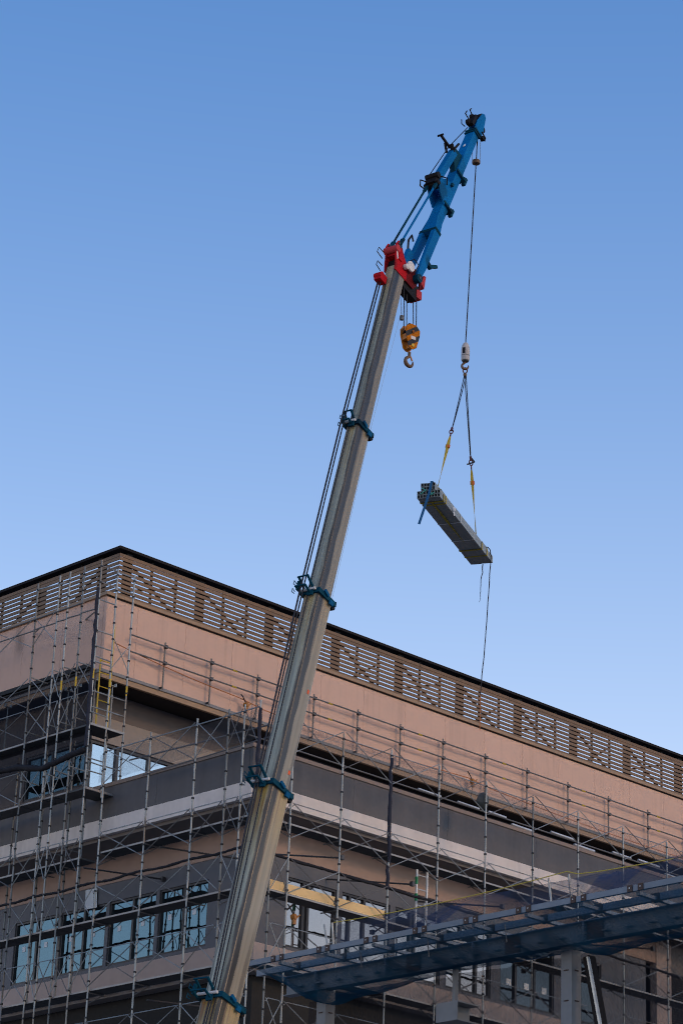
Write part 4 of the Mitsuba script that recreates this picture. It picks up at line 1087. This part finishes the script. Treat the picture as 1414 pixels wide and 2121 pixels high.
# wires down to the straps, then straps round the bundle
topz = tz * 4.2
L_hook, R_hook = near + bd * .42 + bs * .02 + Z * 1.62, near + bd * 3.72 + bs * .08 + Z * 1.80
L_bot, R_bot = near + bd * .30 + bs * .14 + Z * (topz), near + bd * 3.62 + bs * .14 + Z * topz
K = RING - Z * .18
px_L = K + (L_bot - K) * .50; px_R = K + (R_bot - K) * .53
for s in (-.02, .02):
    MB().tube(sag(K + rh * s, px_L, .05 + s), .0125, 5).build('wire', 'm_cable', WS)
    MB().tube(sag(K + rh * (s + .01), px_R + rh * s * .3, .0), .0125, 5).build('wire', 'm_cable', WS)
for q, d in ((px_L, unit(L_bot - K)), (px_R, unit(R_bot - K))):
    MB().tube(torus(q + d * .07, .045, .014, rh, d * 1.7), .016, 6).tube(torus(q + d * .20, .04, .014, unit(np.cross(rh, d)), d * 1.4), .016, 6).bar(q - d * .10, q + d * .02, .05, .05).build('shackle', 'm_shackle', WS)
MB().bar(px_R + rh * .0 + Z * .08, px_R + rh * .10 - Z * .05, .03, .03).bar(px_R + rh * .10 - Z * .05, px_R - rh * .10 - Z * .13, .03, .03).build('snap_hook', 'm_cable', WS)
def strap(p0, p1, label):
    d = unit(p1 - p0)
    t = thing('lifting_strap', label, 'strap', None)
    n = 14
    v, f = [], []
    for i in range(n + 1):
        u = i / n
        w = np.interp(u, [0, .12, .22, 1], [.02, .048, .052, .030])
        an = np.interp(u, [0, 1], [.5, 1.9])
        side = unit(rh * math.cos(an) + fh * math.sin(an)); side = unit(side - d * (side @ d)); nn = np.cross(side, d)
        c = p0 + (p1 - p0) * u
        v += [c - side * w - nn * .004, c + side * w - nn * .004, c + side * w + nn * .004, c - side * w + nn * .004]
    for i in range(n):
        b = i * 4
        for j in range(4):
            k2 = (j + 1) % 4
            f.append([b + j, b + k2, b + 4 + k2, b + 4 + j])
    MB().add(v, f).build('webbing', 'm_strap_yellow', t)
    c = p0 + (p1 - p0) * .20
    side = unit(rh); MB().obox(c, d, unit(rh - d * (rh @ d)), unit(np.cross(d, rh)), (.05, .056, .02)).build('tag', 'm_strap_orange', t)
    return t
a_, b_ = px_L + unit(L_bot - K) * .26, px_R + unit(R_bot - K) * .26
t1 = strap(a_, L_bot, 'yellow webbing strap lifting the near end of the tube bundle')
t2 = strap(b_, R_bot, 'yellow webbing strap lifting the far end of the tube bundle')
# choker loops under the load
def choker(d, t):
    hw = ts * 4 + .014
    p = near + bd * d
    MB().obox(p - Z * .012, bd, bs, Z, (.03, hw, .004)).bar(p + bs * hw - Z * .01, p + bs * hw + Z * .16, .06, .006, bs).bar(p + bs * hw + Z * .16, p + bs * .14 + Z * topz, .06, .008, bs).bar(p - bs * hw - Z * .01, p - bs * hw + Z * .16, .06, .006, bs).bar(p - bs * hw + Z * .16, p - bs * .17 + Z * topz, .06, .008, bs).bar(p - bs * .17 + Z * (topz + .006), p + bs * .14 + Z * (topz + .006), .06, .006, bs).build('choker', 'm_strap_yellow', t)
choker(.30, t1); choker(3.62, t2)
# loose yellow strap tail hanging along the underside
MB().prism([(.25, .02), (1.4, .035), (3.0, .0), (1.4, -.03), (.25, -.015)], near - Z * .022, bd, unit(bs * 1.0), Z, -.004, .004).build('underside_tail', 'm_strap_yellow', t1)
# blue strap over the near end, its tail swinging free
v = []
path = [near + bd * .06 - bs * .0 + Z * (topz + .012), near - bd * .05 + bs * .0 + Z * (topz + .012), near - bd * .055 - bs * .06 + Z * .08, near - bd * .06 - bs * .13 - Z * .16, near - bd * .06 - bs * .30 - Z * .72]
path = [p + bs * .09 for p in path]
m = MB()
for p, q in zip(path, path[1:]):
    m.bar(p, q, .066, .008, unit(bd) if abs(unit(q - p) @ bd) < .7 else Z)
k = m.build('blue_strap', 'm_strap_blue', None)
tag(k, 'blue ratchet strap over the near end of the tubes with its tail hanging free', 'strap')
# lines hanging from the far end
e = near + bd * (BLn - .25)
pts = np.vstack([[e + bs * .10 + Z * .335, e + bs * .16 + Z * .37, e + bs * .24 + Z * .35, e + bs * .30 + Z * .27, e + bs * .315 + Z * .16], sag(e + bs * .315 + Z * .10, e + bs * .22 - Z * 3.9 - bd * .4, 0, 16, .005, 3)])
k = MB().tube(pts, .014, 5).build('tag_line', 'm_rope', None, smooth=True)
tag(k, 'long dark tag line hanging from the far end of the tube bundle', 'rope')
k = MB().tube([pts[-1], pts[-1] - Z * .12, pts[-1] - Z * .24 + rh * .005, pts[-1] - Z * .95], [.012, .010, .011, .010], 5).build('tag_line_end', 'm_orange_rope', None, smooth=True)
tag(k, 'orange lower end of the tag line against the roof screen', 'rope')
k = MB().tube(sag(near + bd * (BLn - .02) - Z * .02 + bs * .03, near + bd * (BLn - .10) - Z * 1.12 + bs * -.02, 0, 14, .012, 5), np.linspace(.016, .006, 14), 5).build('cord', 'm_rope', None, smooth=True)
tag(k, 'short frayed dark cord dangling under the far end of the tubes', 'cord')
